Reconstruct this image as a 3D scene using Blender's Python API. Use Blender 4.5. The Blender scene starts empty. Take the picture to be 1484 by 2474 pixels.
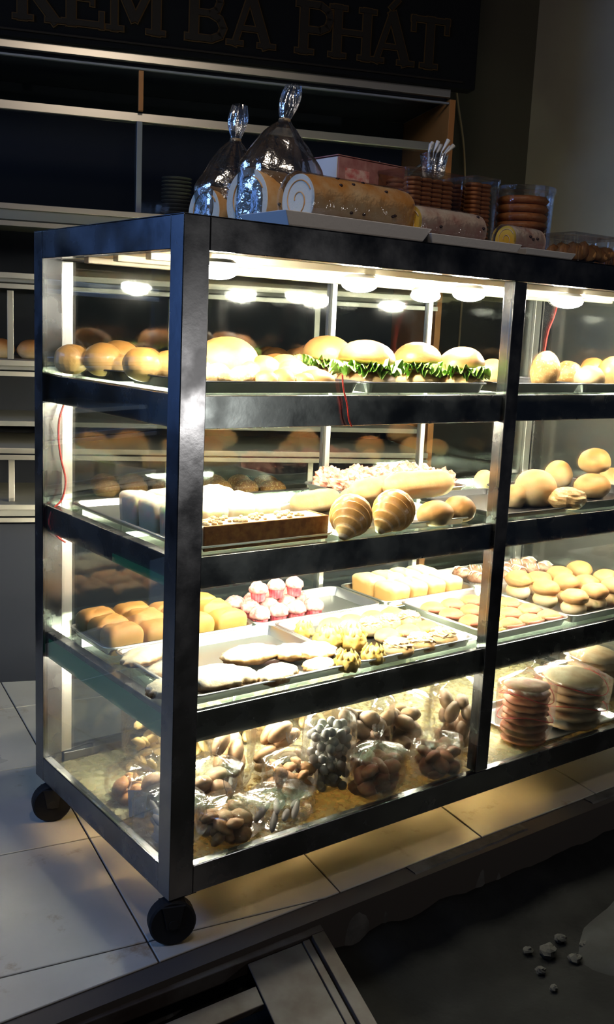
import bpy, bmesh, math, random
from mathutils import Vector, Matrix, noise, Euler
PI = math.pi
random.seed(7)
sc = bpy.context.scene
col = sc.collection

# ---------------------------------------------------------------- camera
cam_d = bpy.data.cameras.new('camera'); cam = bpy.data.objects.new('camera', cam_d); col.objects.link(cam)
cam_d.sensor_fit = 'HORIZONTAL'; cam_d.sensor_width = 36.0; cam_d.lens = 2412.686 / 1484 * 36.0
cam_d.clip_start = 0.02; cam_d.clip_end = 60
FWD, RGT, UPV = Vector((0.5984622, 0.7809660, -0.1787042)), Vector((0.7979067, -0.6010754, 0.0453130)), Vector((0.0720268, 0.1697074, 0.9828589))
cam.matrix_world = Matrix(((RGT.x, UPV.x, -FWD.x, -0.828137), (RGT.y, UPV.y, -FWD.y, -1.437703), (RGT.z, UPV.z, -FWD.z, 1.024692), (0, 0, 0, 1)))
sc.camera = cam
# ---------------------------------------------------------------- world, exposure
w = bpy.data.worlds.new('night'); sc.world = w; w.use_nodes = True
w.node_tree.nodes['Background'].inputs[0].default_value = (0.35, 0.5, 0.9, 1)
w.node_tree.nodes['Background'].inputs[1].default_value = 0.012
sc.view_settings.view_transform = 'Standard'; sc.view_settings.look = 'None'
sc.view_settings.exposure = 0.0; sc.view_settings.gamma = 1.0; sc.view_settings.use_curve_mapping = False
sc.cycles.transparent_max_bounces = 24; sc.cycles.max_bounces = 8
sc.cycles.caustics_reflective = False; sc.cycles.caustics_refractive = False

def area(name, loc, target, sx, sy, energy, colour):
    d = bpy.data.lights.new(name, 'AREA'); d.shape = 'RECTANGLE'; d.size = sx; d.size_y = sy; d.energy = energy; d.color = colour
    o = bpy.data.objects.new(name, d); col.objects.link(o); o.location = loc
    o.rotation_euler = (Vector(target) - Vector(loc)).to_track_quat('-Z', 'Y').to_euler(); return o
def point(name, loc, r, energy, colour):
    d = bpy.data.lights.new(name, 'POINT'); d.shadow_soft_size = r; d.energy = energy; d.color = colour
    o = bpy.data.objects.new(name, d); col.objects.link(o); o.location = loc; return o
# street: cool light from the left, a street lamp behind the viewer
area('cool_left_light', (-2.6, 0.6, 2.3), (-0.1, 0.3, 0), 1.6, 0.8, 36.0, (0.26, 0.48, 1.0))  # cool area light from the upper left, out of view
area('blue_left_fill', (-1.75, 2.1, 1.35), (0.0, 0.3, 0.7), 0.9, 1.6, 6.0, (0.16, 0.36, 1.0))  # fill added out of view to tint the left steel and floor blue
point('street_lamp', (2.05, -3.42, 0.61), 0.045, 26.0, (1.0, 0.97, 0.94))
area('case_top_fill', (-0.25, -0.75, 2.35), (0.5, 0.2, 1.2), 0.35, 0.35, 7.0, (1.0, 0.84, 0.68))  # fill added above the case to brighten the goods on top
KL = 1.6   # strength of the case's own lamps

# ---------------------------------------------------------------- materials
def newmat(name):
    m = bpy.data.materials.new(name); m.use_nodes = True
    return m, m.node_tree, m.node_tree.nodes['Principled BSDF']
def ramp(nt, stops):
    r = nt.nodes.new('ShaderNodeValToRGB'); e = r.color_ramp.elements
    while len(e) < len(stops): e.new(0.5)
    for i, (p, c) in enumerate(stops): e[i].position = p; e[i].color = (*c, 1)
    return r
def nz(nt, scale, detail=3, coord='Object', rough=0.55):
    tc = nt.nodes.new('ShaderNodeTexCoord'); n = nt.nodes.new('ShaderNodeTexNoise')
    n.inputs['Scale'].default_value = scale; n.inputs['Detail'].default_value = detail; n.inputs['Roughness'].default_value = rough
    nt.links.new(tc.outputs[coord], n.inputs['Vector']); return n
def bump(nt, b, src, strength, dist=0.002):
    bp = nt.nodes.new('ShaderNodeBump'); bp.inputs['Strength'].default_value = strength; bp.inputs['Distance'].default_value = dist
    nt.links.new(src, bp.inputs['Height']); nt.links.new(bp.outputs[0], b.inputs['Normal'])
def mat(name, c, rough=0.5, metal=0.0, c2=None, scale=20, bmp=0.0, bscale=80, rough2=None):
    m, nt, b = newmat(name)
    b.inputs['Base Color'].default_value = (*c, 1); b.inputs['Roughness'].default_value = rough; b.inputs['Metallic'].default_value = metal
    if c2 is not None:
        n = nz(nt, scale, 4); r = ramp(nt, [(0.35, c), (0.65, c2)]); nt.links.new(n.outputs[0], r.inputs[0]); nt.links.new(r.outputs[0], b.inputs['Base Color'])
    if rough2 is not None:
        n = nz(nt, 9, 5); mr = nt.nodes.new('ShaderNodeMapRange'); mr.inputs[1].default_value = .35; mr.inputs[2].default_value = .65
        mr.inputs[3].default_value = rough; mr.inputs[4].default_value = rough2
        nt.links.new(n.outputs[0], mr.inputs[0]); nt.links.new(mr.outputs[0], b.inputs['Roughness'])
    if bmp: n = nz(nt, bscale, 3); bump(nt, b, n.outputs[0], bmp)
    return m
def bread(name, low, mid, top, speck=None, rough=0.55, amp=0.5, bmp=0.4, p0=0.18, p1=0.5, p2=0.85):
    """baked goods: pale underside, browned top (own colour of the crust, by height on the piece)"""
    m, nt, b = newmat(name); b.inputs['Roughness'].default_value = rough
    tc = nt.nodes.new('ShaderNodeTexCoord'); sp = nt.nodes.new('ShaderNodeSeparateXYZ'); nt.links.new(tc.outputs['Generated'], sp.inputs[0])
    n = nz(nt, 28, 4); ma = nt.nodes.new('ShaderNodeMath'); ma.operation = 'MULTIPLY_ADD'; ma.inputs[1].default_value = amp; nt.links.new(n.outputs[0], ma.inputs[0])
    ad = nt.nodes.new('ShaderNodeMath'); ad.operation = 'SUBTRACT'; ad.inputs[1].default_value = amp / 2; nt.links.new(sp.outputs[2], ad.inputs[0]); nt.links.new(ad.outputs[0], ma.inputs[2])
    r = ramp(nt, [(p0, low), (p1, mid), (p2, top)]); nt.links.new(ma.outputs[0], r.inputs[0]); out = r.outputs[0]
    if speck:
        n2 = nz(nt, 170, 2); r2 = ramp(nt, [(0.56, (0, 0, 0)), (0.64, (1, 1, 1))]); nt.links.new(n2.outputs[0], r2.inputs[0])
        mx = nt.nodes.new('ShaderNodeMix'); mx.data_type = 'RGBA'; nt.links.new(r2.outputs[0], mx.inputs[0]); nt.links.new(out, mx.inputs[6]); mx.inputs[7].default_value = (*speck, 1); out = mx.outputs[2]
    nt.links.new(out, b.inputs['Base Color'])
    nb = nz(nt, 120, 3); bump(nt, b, nb.outputs[0], bmp, 0.0015); return m
def film(name, fac, tint=(0.97, 0.98, 1.0), rough=0.12, scale=40, bstr=0.7, gcol=(1, 1, 1)):
    m, nt, b = newmat(name); nt.nodes.remove(b); out = nt.nodes['Material Output']
    t = nt.nodes.new('ShaderNodeBsdfTransparent'); t.inputs[0].default_value = (*tint, 1)
    g = nt.nodes.new('ShaderNodeBsdfGlossy'); g.inputs['Roughness'].default_value = rough; g.inputs[0].default_value = (*gcol, 1)
    lw = nt.nodes.new('ShaderNodeLayerWeight'); lw.inputs[0].default_value = 0.25
    mr = nt.nodes.new('ShaderNodeMapRange'); mr.inputs[3].default_value = fac; mr.inputs[4].default_value = min(1, fac * 3 + 0.3); nt.links.new(lw.outputs['Fresnel'], mr.inputs[0])
    mx = nt.nodes.new('ShaderNodeMixShader'); nt.links.new(mr.outputs[0], mx.inputs[0]); nt.links.new(t.outputs[0], mx.inputs[1]); nt.links.new(g.outputs[0], mx.inputs[2])
    if bstr:
        n = nz(nt, scale, 4); bp = nt.nodes.new('ShaderNodeBump'); bp.inputs['Strength'].default_value = bstr; bp.inputs['Distance'].default_value = 0.006
        nt.links.new(n.outputs[0], bp.inputs['Height']); nt.links.new(bp.outputs[0], g.inputs['Normal']); nt.links.new(bp.outputs[0], lw.inputs['Normal'])
    nt.links.new(mx.outputs[0], out.inputs[0]); return m
def emit(name, c, s):
    m, nt, b = newmat(name); b.inputs['Base Color'].default_value = (0.8, 0.8, 0.8, 1)
    b.inputs['Emission Color'].default_value = (*c, 1); b.inputs['Emission Strength'].default_value = s; return m

M = {}
M['steel'] = mat('brushed_steel', (0.25, 0.25, 0.255), 0.16, 1.0, c2=(0.17, 0.17, 0.175), scale=6, rough2=0.34, bmp=0.05, bscale=60)
M['steel_in'] = mat('satin_steel', (0.8, 0.79, 0.76), 0.35, 1.0)
M['tray'] = mat('tray_aluminium', (0.62, 0.63, 0.65), 0.28, 1.0, bmp=0.08, bscale=30)
M['tray_dark'] = mat('dark_baking_tray', (0.035, 0.035, 0.04), 0.35, 0.6)
M['glass'] = film('clear_glass', 0.045, (0.96, 0.985, 0.97), 0.02, bstr=0)
M['glass_green'] = film('green_edged_glass', 0.06, (0.84, 0.93, 0.87), 0.06, bstr=0)
M['glass_back'] = film('smudged_glass', 0.07, (0.80, 0.82, 0.80), 0.05, scale=14, bstr=0.05)
M['film'] = film('plastic_film', 0.10, (0.95, 0.95, 0.96), 0.14, 35, 0.9)
M['film_top'] = film('clear_cellophane', 0.38, (0.86, 0.88, 0.92), 0.16, 26, 1.0)
M['tub'] = film('clear_plastic_tub', 0.12, (0.93, 0.92, 0.92), 0.08, 30, 0.3)
M['ceiling_panel'] = mat('cream_case_ceiling', (0.86, 0.78, 0.6), 0.4)
M['deck'] = mat('pale_patterned_deck_sheet', (0.62, 0.64, 0.44), 0.45, c2=(0.42, 0.45, 0.27), scale=55)
def translucent_deck():
    m = M['deck']; nt = m.node_tree; b = nt.nodes['Principled BSDF']; out = nt.nodes['Material Output']
    t = nt.nodes.new('ShaderNodeBsdfTransparent'); t.inputs[0].default_value = (1.0, 0.84, 0.58, 1)
    mx = nt.nodes.new('ShaderNodeMixShader'); mx.inputs[0].default_value = 0.66
    nt.links.new(b.outputs[0], mx.inputs[1]); nt.links.new(t.outputs[0], mx.inputs[2]); nt.links.new(mx.outputs[0], out.inputs[0])
translucent_deck()
M['tube'] = emit('lit_tube', (1.0, 0.91, 0.74), 200 * KL)
M['tube_fill'] = emit('rear_fill_tube', (1.0, 0.88, 0.66), 85 * KL)
M['tube_warm'] = emit('lit_strip', (1.0, 0.88, 0.66), 160 * KL)
M['tube_mid'] = emit('lit_bottom_tube', (1.0, 0.9, 0.7), 150 * KL)
M['bulb'] = emit('lit_bulb', (1.0, 0.93, 0.8), 310 * KL)
M['spot'] = emit('lit_small_bulb', (1.0, 0.93, 0.8), 200 * KL)
M['rubber'] = mat('black_rubber', (0.016, 0.016, 0.017), 0.6)
M['caster_metal'] = mat('dull_caster_steel', (0.03, 0.03, 0.03), 0.5, 0.3)
M['red_wire'] = mat('red_wire', (0.62, 0.04, 0.03), 0.5)
M['white_plastic'] = mat('white_plastic', (0.78, 0.78, 0.76), 0.4)
M['foam'] = mat('white_foam', (0.82, 0.8, 0.8), 0.75, bmp=0.2, bscale=120)
M['bun'] = bread('baked_bun', (0.80, 0.60, 0.32), (0.66, 0.36, 0.12), (0.42, 0.15, 0.035))
M['bun_pale'] = bread('pale_bun', (0.84, 0.70, 0.45), (0.78, 0.52, 0.24), (0.55, 0.26, 0.08))
M['bun_top'] = bread('burger_bun_top', (0.55, 0.34, 0.16), (0.38, 0.19, 0.065), (0.30, 0.12, 0.035), p0=.0, p1=.35, p2=.8, rough=.4)
M['bun_seed'] = bread('seeded_bun', (0.56, 0.32, 0.11), (0.38, 0.17, 0.045), (0.26, 0.10, 0.025), speck=(0.7, 0.5, 0.22), bmp=0.8)
M['crumb'] = bread('crumb_topped_bread', (0.72, 0.5, 0.24), (0.70, 0.42, 0.18), (0.58, 0.30, 0.12), speck=(0.82, 0.62, 0.34), bmp=1.0)
M['glazed'] = bread('glazed_bread', (0.74, 0.50, 0.2), (0.70, 0.40, 0.13), (0.55, 0.25, 0.06), rough=0.3)
M['loaf_side'] = bread('small_loaf', (0.36, 0.22, 0.05), (0.48, 0.28, 0.07), (0.50, 0.24, 0.06), p0=0.2, p1=0.55, p2=0.85, amp=.8)
M['pull'] = bread('pull_apart_bread', (0.62, 0.36, 0.12), (0.62, 0.36, 0.12), (0.80, 0.60, 0.34), p0=0.2, p1=0.6, p2=0.9)
M['sponge'] = bread('pale_sponge', (0.80, 0.62, 0.36), (0.83, 0.70, 0.46), (0.88, 0.82, 0.64), p0=0.1, p1=0.45, p2=0.7, bmp=0.7)
M['crust'] = mat('brown_sponge_crust', (0.22, 0.075, 0.015), 0.7, c2=(0.42, 0.18, 0.045), scale=60, bmp=0.5)
M['cream'] = mat('white_cream', (0.84, 0.76, 0.58), 0.6, bmp=0.4, bscale=150)
M['floss'] = mat('pork_floss', (0.70, 0.44, 0.2), 0.85, c2=(0.85, 0.66, 0.4), scale=160, bmp=1.0, bscale=260)
M['pink_cup'] = mat('pink_paper_cup', (0.62, 0.06, 0.09), 0.6, c2=(0.8, 0.25, 0.28), scale=60)
M['pink_top'] = mat('pink_speckled_icing', (0.80, 0.55, 0.50), 0.6, c2=(0.62, 0.12, 0.12), scale=70, bmp=0.8)
M['pink_bread'] = mat('red_shredded_topping', (0.52, 0.12, 0.08), 0.7, c2=(0.80, 0.48, 0.36), scale=45, bmp=1.0, bscale=120)
M['pie'] = bread('flaky_pie', (0.26, 0.12, 0.03), (0.50, 0.30, 0.12), (0.84, 0.74, 0.5), bmp=0.9, p0=0.3, p1=0.52, p2=0.64)  # brown side is crust; whitish top has overexposed light put into its colour
M['yellow'] = mat('yellow_puff', (0.62, 0.38, 0.06), 0.6, c2=(0.76, 0.56, 0.2), scale=40, bmp=0.8)
M['yellow_fill'] = mat('yellow_custard', (0.78, 0.56, 0.08), 0.5)
M['choc'] = mat('chocolate_topping', (0.16, 0.06, 0.03), 0.4, c2=(0.5, 0.3, 0.2), scale=60, bmp=0.8)
M['paper_cup'] = mat('white_paper_cup', (0.72, 0.66, 0.6), 0.7)
M['lettuce'] = mat('lettuce', (0.26, 0.50, 0.07), 0.5, c2=(0.52, 0.74, 0.20), scale=45, bmp=0.5)
M['patty'] = mat('brown_filling', (0.22, 0.10, 0.04), 0.6, c2=(0.4, 0.2, 0.1), scale=60)
M['ham'] = mat('pink_sausage', (0.66, 0.2, 0.12), 0.45)
M['roll_skin'] = mat('golden_sponge_skin', (0.66, 0.30, 0.07), 0.65, c2=(0.82, 0.60, 0.34), scale=16, bmp=0.4)
M['roll_pale'] = mat('pale_marbled_skin', (0.80, 0.70, 0.56), 0.65, c2=(0.56, 0.30, 0.24), scale=18, bmp=0.4)
M['raisin'] = mat('raisin', (0.03, 0.015, 0.02), 0.5)
M['yellow_sponge'] = mat('yellow_sponge', (0.75, 0.48, 0.06), 0.7, bmp=0.5)
M['pink_card'] = mat('pink_card', (0.50, 0.26, 0.24), 0.6, c2=(0.34, 0.12, 0.12), scale=30)
M['cookie'] = mat('brown_cookie', (0.42, 0.14, 0.04), 0.5, c2=(0.56, 0.24, 0.08), scale=50, bmp=0.6)
M['cookie_o'] = mat('orange_biscuit', (0.44, 0.17, 0.05), 0.6, c2=(0.58, 0.30, 0.10), scale=50, bmp=0.6)
M['biscuit_y'] = mat('yellow_biscuit', (0.66, 0.46, 0.14), 0.6, c2=(0.75, 0.56, 0.26), scale=50, bmp=0.6)
M['bun_grey'] = mat('greyish_sweet', (0.30, 0.25, 0.24), 0.6, c2=(0.40, 0.34, 0.32), scale=30, bmp=0.4)
M['bun_brown'] = mat('brown_roll', (0.30, 0.15, 0.06), 0.6, c2=(0.44, 0.26, 0.12), scale=30, bmp=0.4)
M['red_cracker'] = mat('red_brown_cracker', (0.40, 0.10, 0.04), 0.6, c2=(0.52, 0.24, 0.10), scale=40, bmp=0.6)
M['tan_cake'] = mat('tan_flat_cake', (0.46, 0.30, 0.14), 0.7, c2=(0.62, 0.48, 0.28), scale=25, bmp=0.6)
M['white_ball'] = mat('white_sweet_ball', (0.70, 0.70, 0.66), 0.5)
M['green_sheen'] = mat('painted_sheen', (0.012, 0.24, 0.08), 0.4)  # colour for the green light on the left shelf rails
M['tile'] = None
M['grout'] = mat('dark_grout', (0.06, 0.05, 0.045), 0.9)
M['curb'] = mat('worn_concrete', (0.13, 0.125, 0.12), 0.85, c2=(0.07, 0.066, 0.062), scale=14, bmp=0.8, bscale=40)
M['street'] = mat('rough_asphalt', (0.011, 0.011, 0.011), 0.95, c2=(0.005, 0.005, 0.005), scale=9, bmp=1.0, bscale=60)
M['patch'] = mat('grey_cement_patch', (0.028, 0.03, 0.03), 0.9, c2=(0.018, 0.018, 0.018), scale=12, bmp=0.5)
M['ramp_metal'] = mat('rusty_painted_iron', (0.075, 0.068, 0.065), 0.5, 0.0, c2=(0.035, 0.024, 0.02), scale=9, bmp=0.3, bscale=30)
M['pit'] = mat('dark_drain', (0.012, 0.012, 0.012), 0.9)
M['wall'] = mat('grey_plaster', (0.36, 0.34, 0.30), 0.9, c2=(0.31, 0.29, 0.26), scale=3, bmp=0.1)
M['wall_dark'] = mat('dark_plaster', (0.06, 0.055, 0.045), 0.9)
M['alu'] = mat('aluminium_trim', (0.55, 0.52, 0.46), 0.35, 0.9)
M['wood'] = mat('orange_wood_edge', (0.42, 0.16, 0.035), 0.5)
M['shelf_grey'] = mat('pale_laminate_shelf', (0.24, 0.23, 0.2), 0.5)
M['cab_dark'] = mat('dark_cabinet_board', (0.03, 0.033, 0.045), 0.6)
M['sign'] = mat('black_sign_board', (0.004, 0.004, 0.004), 0.9)
M['gold'] = mat('dull_gold_lettering', (0.05, 0.026, 0.007), 0.6)
M['gold_face'] = mat('dark_letter_face', (0.012, 0.009, 0.006), 0.6)
M['plate'] = mat('grey_plate', (0.30, 0.28, 0.26), 0.5)
M['cable'] = mat('tan_cable', (0.35, 0.26, 0.15), 0.6)
M['hook'] = mat('grey_wire', (0.2, 0.21, 0.22), 0.5)
M['stone'] = mat('street_stone', (0.05, 0.048, 0.045), 0.9, c2=(0.03, 0.03, 0.028), scale=20, bmp=0.5)

for k_ in ('street', 'patch', 'stone', 'curb', 'ramp_metal', 'pit', 'sign', 'gold', 'gold_face', 'rubber', 'caster_metal', 'cab_dark', 'wall_dark', 'shelf_grey'):
    M[k_].node_tree.nodes['Principled BSDF'].inputs['Specular IOR Level'].default_value = 0.15
for k_ in ('sponge', 'cream', 'bun_pale', 'loaf_side'):
    b_ = M[k_].node_tree.nodes['Principled BSDF']; b_.inputs['Subsurface Weight'].default_value = 0.7 if k_ == 'sponge' else 0.3
    b_.inputs['Subsurface Radius'].default_value = (1.0, 0.7, 0.4); b_.inputs['Subsurface Scale'].default_value = 0.03 if k_ == 'sponge' else 0.008
def tile_mat():
    m, nt, b = newmat('glazed_floor_tile')
    n = nz(nt, 3.5, 5, 'Object'); r = ramp(nt, [(0.3, (0.38, 0.36, 0.32)), (0.7, (0.48, 0.46, 0.42))]); nt.links.new(n.outputs[0], r.inputs[0])
    n2 = nz(nt, 9, 6, 'Object', 0.7); r2 = ramp(nt, [(0.60, (1, 1, 1)), (0.72, (0.55, 0.36, 0.2))]); nt.links.new(n2.outputs[0], r2.inputs[0])
    mx = nt.nodes.new('ShaderNodeMix'); mx.data_type = 'RGBA'; mx.blend_type = 'MULTIPLY'; mx.inputs[0].default_value = 0.8
    nt.links.new(r.outputs[0], mx.inputs[6]); nt.links.new(r2.outputs[0], mx.inputs[7]); nt.links.new(mx.outputs[2], b.inputs['Base Color'])
    n3 = nz(nt, 6, 4); mr = nt.nodes.new('ShaderNodeMapRange'); mr.inputs[3].default_value = 0.18; mr.inputs[4].default_value = 0.5
    nt.links.new(n3.outputs[0], mr.inputs[0]); nt.links.new(mr.outputs[0], b.inputs['Roughness']); return m
M['tile'] = tile_mat()

# ---------------------------------------------------------------- mesh helpers
class MB:
    def __init__(s): s.v = []; s.f = []; s.m = []; s.mi = 0
    def add(s, vs, fs):
        o = len(s.v); s.v += [tuple(a) for a in vs]; s.f += [tuple(i + o for i in f) for f in fs]; s.m += [s.mi] * len(fs); return s
    def box(s, x0, x1, y0, y1, z0, z1):
        return s.add([(x0,y0,z0),(x1,y0,z0),(x1,y1,z0),(x0,y1,z0),(x0,y0,z1),(x1,y0,z1),(x1,y1,z1),(x0,y1,z1)],
                     [(0,3,2,1),(4,5,6,7),(0,1,5,4),(1,2,6,5),(2,3,7,6),(3,0,4,7)])
    def ell(s, c, r, nu=16, nv=10, rot=None, fn=None, flat=None):
        vs = []; R = rot.to_matrix() if isinstance(rot, Euler) else rot
        def P(u, v):
            d = Vector((math.cos(u) * math.sin(v), math.sin(u) * math.sin(v), math.cos(v)))
            k = fn(d, u, v) if fn else 1.0
            q = Vector((d.x * r[0] * k, d.y * r[1] * k, d.z * r[2] * k))
            if flat is not None and q.z < flat: q.z = flat + (q.z - flat) * 0.12
            if R: q = R @ q
            return (q.x + c[0], q.y + c[1], q.z + c[2])
        vs.append(P(0, 0))
        for j in range(1, nv):
            for i in range(nu): vs.append(P(2 * PI * i / nu, PI * j / nv))
        vs.append(P(0, PI)); n = len(vs) - 1; fs = []
        for i in range(nu): fs.append((0, 1 + i, 1 + (i + 1) % nu))
        for j in range(nv - 2):
            for i in range(nu):
                a = 1 + j * nu + i; b = 1 + j * nu + (i + 1) % nu; fs.append((a, a + nu, b + nu, b))
        for i in range(nu): fs.append((n, n - nu + (i + 1) % nu, n - nu + i))
        return s.add(vs, fs)
    def lathe(s, prof, seg=20, c=(0, 0, 0), pleat=0, pa=0.0, cap=True, sx=1, sy=1):
        vs = []
        for r, z in prof:
            for i in range(seg):
                a = 2 * PI * i / seg; k = 1 + (pa * (1 if i % 2 else -1) if pleat else 0)
                vs.append((c[0] + r * k * math.cos(a) * sx, c[1] + r * k * math.sin(a) * sy, c[2] + z))
        fs = []
        for j in range(len(prof) - 1):
            for i in range(seg):
                a = j * seg + i; b = j * seg + (i + 1) % seg; fs.append((a, b, b + seg, a + seg))
        if cap: fs.append(tuple(reversed(range(seg)))); fs.append(tuple(range((len(prof) - 1) * seg, len(prof) * seg)))
        return s.add(vs, fs)
    def tube(s, pts, r, seg=8, cap=True):
        pts = [Vector(p) for p in pts]; n = len(pts); rs = r if isinstance(r, (list, tuple)) else [r] * n
        vs = []; t0 = (pts[1] - pts[0]).normalized(); up = Vector((0, 0, 1)) if abs(t0.z) < 0.9 else Vector((1, 0, 0)); a = t0.cross(up).normalized()
        for i, p in enumerate(pts):
            t = (pts[min(i + 1, n - 1)] - pts[max(i - 1, 0)]).normalized(); a = (a - t * a.dot(t)).normalized(); b = t.cross(a)
            for k in range(seg):
                an = 2 * PI * k / seg; q = p + (a * math.cos(an) + b * math.sin(an)) * rs[i]; vs.append(tuple(q))
        fs = []
        for i in range(n - 1):
            for k in range(seg):
                x = i * seg + k; y = i * seg + (k + 1) % seg; fs.append((x, y, y + seg, x + seg))
        if cap: fs.append(tuple(reversed(range(seg)))); fs.append(tuple(range((n - 1) * seg, n * seg)))
        return s.add(vs, fs)
    def grid(s, fn, nu, nv, close=False):
        vs = [fn(i / (nu if close else nu - 1), j / (nv - 1)) for j in range(nv) for i in range(nu)]; fs = []
        for j in range(nv - 1):
            for i in range(nu if close else nu - 1):
                a = j * nu + i; b = j * nu + (i + 1) % nu; fs.append((a, b, b + nu, a + nu))
        return s.add(vs, fs)
    def obj(s, name, m, parent=None, smooth=False, bevel=0, loc=None, seg=2):
        me = bpy.data.meshes.new(name); me.from_pydata(s.v, [], s.f)
        for x in (m if isinstance(m, (list, tuple)) else [m]): me.materials.append(x)
        if isinstance(m, (list, tuple)): me.polygons.foreach_set('material_index', s.m)
        if smooth: me.polygons.foreach_set('use_smooth', [True] * len(me.polygons))
        me.update(); o = bpy.data.objects.new(name, me); col.objects.link(o)
        if parent: o.parent = parent
        if loc: o.location = loc
        if bevel:
            b = o.modifiers.new('bevel', 'BEVEL'); b.width = bevel; b.segments = seg; b.limit_method = 'ANGLE'; b.angle_limit = 0.7
        return o
def tag(o, label=None, cat=None, group=None, kind=None):
    if label: o['label'] = label
    if cat: o['category'] = cat
    if group: o['group'] = group
    if kind: o['kind'] = kind
    return o
def empty(name, loc=(0, 0, 0), rz=0.0, label=None, cat=None, group=None):
    o = bpy.data.objects.new(name, None); col.objects.link(o); o.location = loc; o.rotation_euler = (0, 0, rz); o.empty_display_size = 0.02
    return tag(o, label, cat, group)
def copy_tree(o, parent=None):
    c = o.copy(); col.objects.link(c); c.parent = parent
    for ch in list(o.children): copy_tree(ch, c)
    return c
def nfn(amp, sc_, seed):
    def f(d, u, v): return 1 + amp * noise.noise(Vector((d.x * sc_ + seed, d.y * sc_ - seed, d.z * sc_ + seed * .3)))
    return f
def bb(name, m, x0, x1, y0, y1, z0, z1, parent=None, bevel=0, kind=None):
    o = MB().box(x0, x1, y0, y1, z0, z1).obj(name, m, parent, bevel=bevel)
    if kind: o['kind'] = kind
    return o

# ---------------------------------------------------------------- setting
FZ = -0.09
bb('floor', M['grout'], -2.2, 3.2, -0.075, 3.2, FZ - 0.12, FZ - 0.004, kind='structure')
floor = bpy.data.objects['floor']
ta = math.radians(-10.0); pitch = 0.408; tl = MB().box(-0.2022, 0.2022, -0.2022, 0.2022, -0.0035, 0.0)
tile_me = None
ca, sa = math.cos(ta), math.sin(ta)
def clip_tile(i, j):
    """tile corner square clipped to y > kerb edge"""
    cx, cy = (i + 0.5) * pitch, (j + 0.5) * pitch
    pts = []
    for a, b in ((-1, -1), (1, -1), (1, 1), (-1, 1)):
        lx, ly = cx + a * 0.2022, cy + b * 0.2022
        pts.append((-0.032 + 0.01 + lx * ca - ly * sa, 0.035 + lx * sa + ly * ca))
    def edge(y0, P):
        out = []
        for k in range(len(P)):
            p, q = P[k], P[(k + 1) % len(P)]
            if p[1] >= y0: out.append(p)
            if (p[1] >= y0) != (q[1] >= y0):
                t = (y0 - p[1]) / (q[1] - p[1]); out.append((p[0] + t * (q[0] - p[0]), y0))
        return out
    return edge(-0.028, pts)
for i in range(-5, 8):
    for j in range(-3, 8):
        P = clip_tile(i, j)
        if len(P) < 3: continue
        cxm = sum(p[0] for p in P) / len(P); cym = sum(p[1] for p in P) / len(P)
        if cxm > 3.0 or cym > 2.9: continue
        n = len(P); m_ = MB(); m_.add([(p[0], p[1], FZ - 0.004) for p in P] + [(p[0], p[1], FZ) for p in P],
            [tuple(reversed(range(n))), tuple(range(n, 2 * n))] + [(k, (k + 1) % n, n + (k + 1) % n, n + k) for k in range(n)])
        m_.obj('tile', M['tile'], floor, bevel=0.0012, seg=1)
# kerb: worn cement blocks, then the rough street below
kb = empty('kerb'); kb['kind'] = 'structure'
random.seed(3)
x = -1.6
while x < 3.0:
    L = random.choice([0.24, 0.3, 0.36]); y1 = -0.03; y0 = -0.062 - random.random() * 0.012
    nx = 14; zt = FZ - 0.001 - random.random() * 0.004
    def kf(u, v, x=x, L=L, y0=y0, y1=y1, zt=zt):
        X = x + 0.001 + u * (L - 0.002); e = 0.007 * noise.noise(Vector((X * 14, 3, 0))) + 0.003 * noise.noise(Vector((X * 50, 7, 0)))
        seq = [(y1, FZ - 0.12), (y1, zt), (y0 + 0.01 + e, zt), (y0 + e, zt - 0.008), (y0 + e * 1.6 - 0.004, zt - 0.05), (y0 + e * 2.2 - 0.006, FZ - 0.12)]
        k = v * 5; i0 = min(4, int(k + 1e-6)); t = k - i0; a, b = seq[i0], seq[i0 + 1]
        return (X, a[0] + (b[0] - a[0]) * t, a[1] + (b[1] - a[1]) * t)
    MB().grid(kf, nx, 6).obj('kerb_stone', M['curb'], kb); x += L
def st(u, v):
    X = -2.2 + u * 5.4; Y = -0.045 - v * 2.2; t = min(1, v * 10)
    z = -0.165 - 0.06 * t - 0.01 * noise.noise(Vector((X * 6, Y * 6, 1))) - 0.006 * noise.noise(Vector((X * 22, Y * 22, 2)))
    if v < 0.06: z += 0.012 * noise.noise(Vector((X * 10, 5, 1)))
    return (X, Y, z)
o = MB().grid(st, 200, 90).obj('street', M['street'], smooth=True); o['kind'] = 'structure'
def pt(u, v):
    a = u * 2 * PI; r = v; k = 1 + 0.25 * noise.noise(Vector((math.cos(a) * 2, math.sin(a) * 2, 4)))
    X = 1.12 + r * k * 0.36 * math.cos(a); Y = -0.36 + r * k * 0.15 * math.sin(a)
    return (X, Y, -0.205 - 0.004 * noise.noise(Vector((X * 20, Y * 20, 3))) - 0.03 * max(0, r - 0.85) / 0.15)
o = MB().grid(pt, 40, 8, True).obj('cement_patch', M['patch'], smooth=True); o['kind'] = 'structure'
for k, (x, y, r) in enumerate([(0.74,-0.28,0.022),(0.80,-0.262,0.014),(0.71,-0.25,0.012),(0.83,-0.30,0.010),(0.68,-0.31,0.012),(0.77,-0.325,0.015),(0.9,-0.42,0.012),(0.66,-0.36,0.009),(0.86,-0.37,0.008)]):
    so = MB().ell((0, 0, 0), (r, r * .8, r * .6), 9, 6, fn=nfn(0.5, 2.2, k * 3.1)).obj('stone', M['stone'], loc=(x, y, -0.222 + r * .4))
    tag(so, 'small broken stone lying in the dark street rubble beside the kerb', 'stone', 'broken stones in the street')

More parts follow.
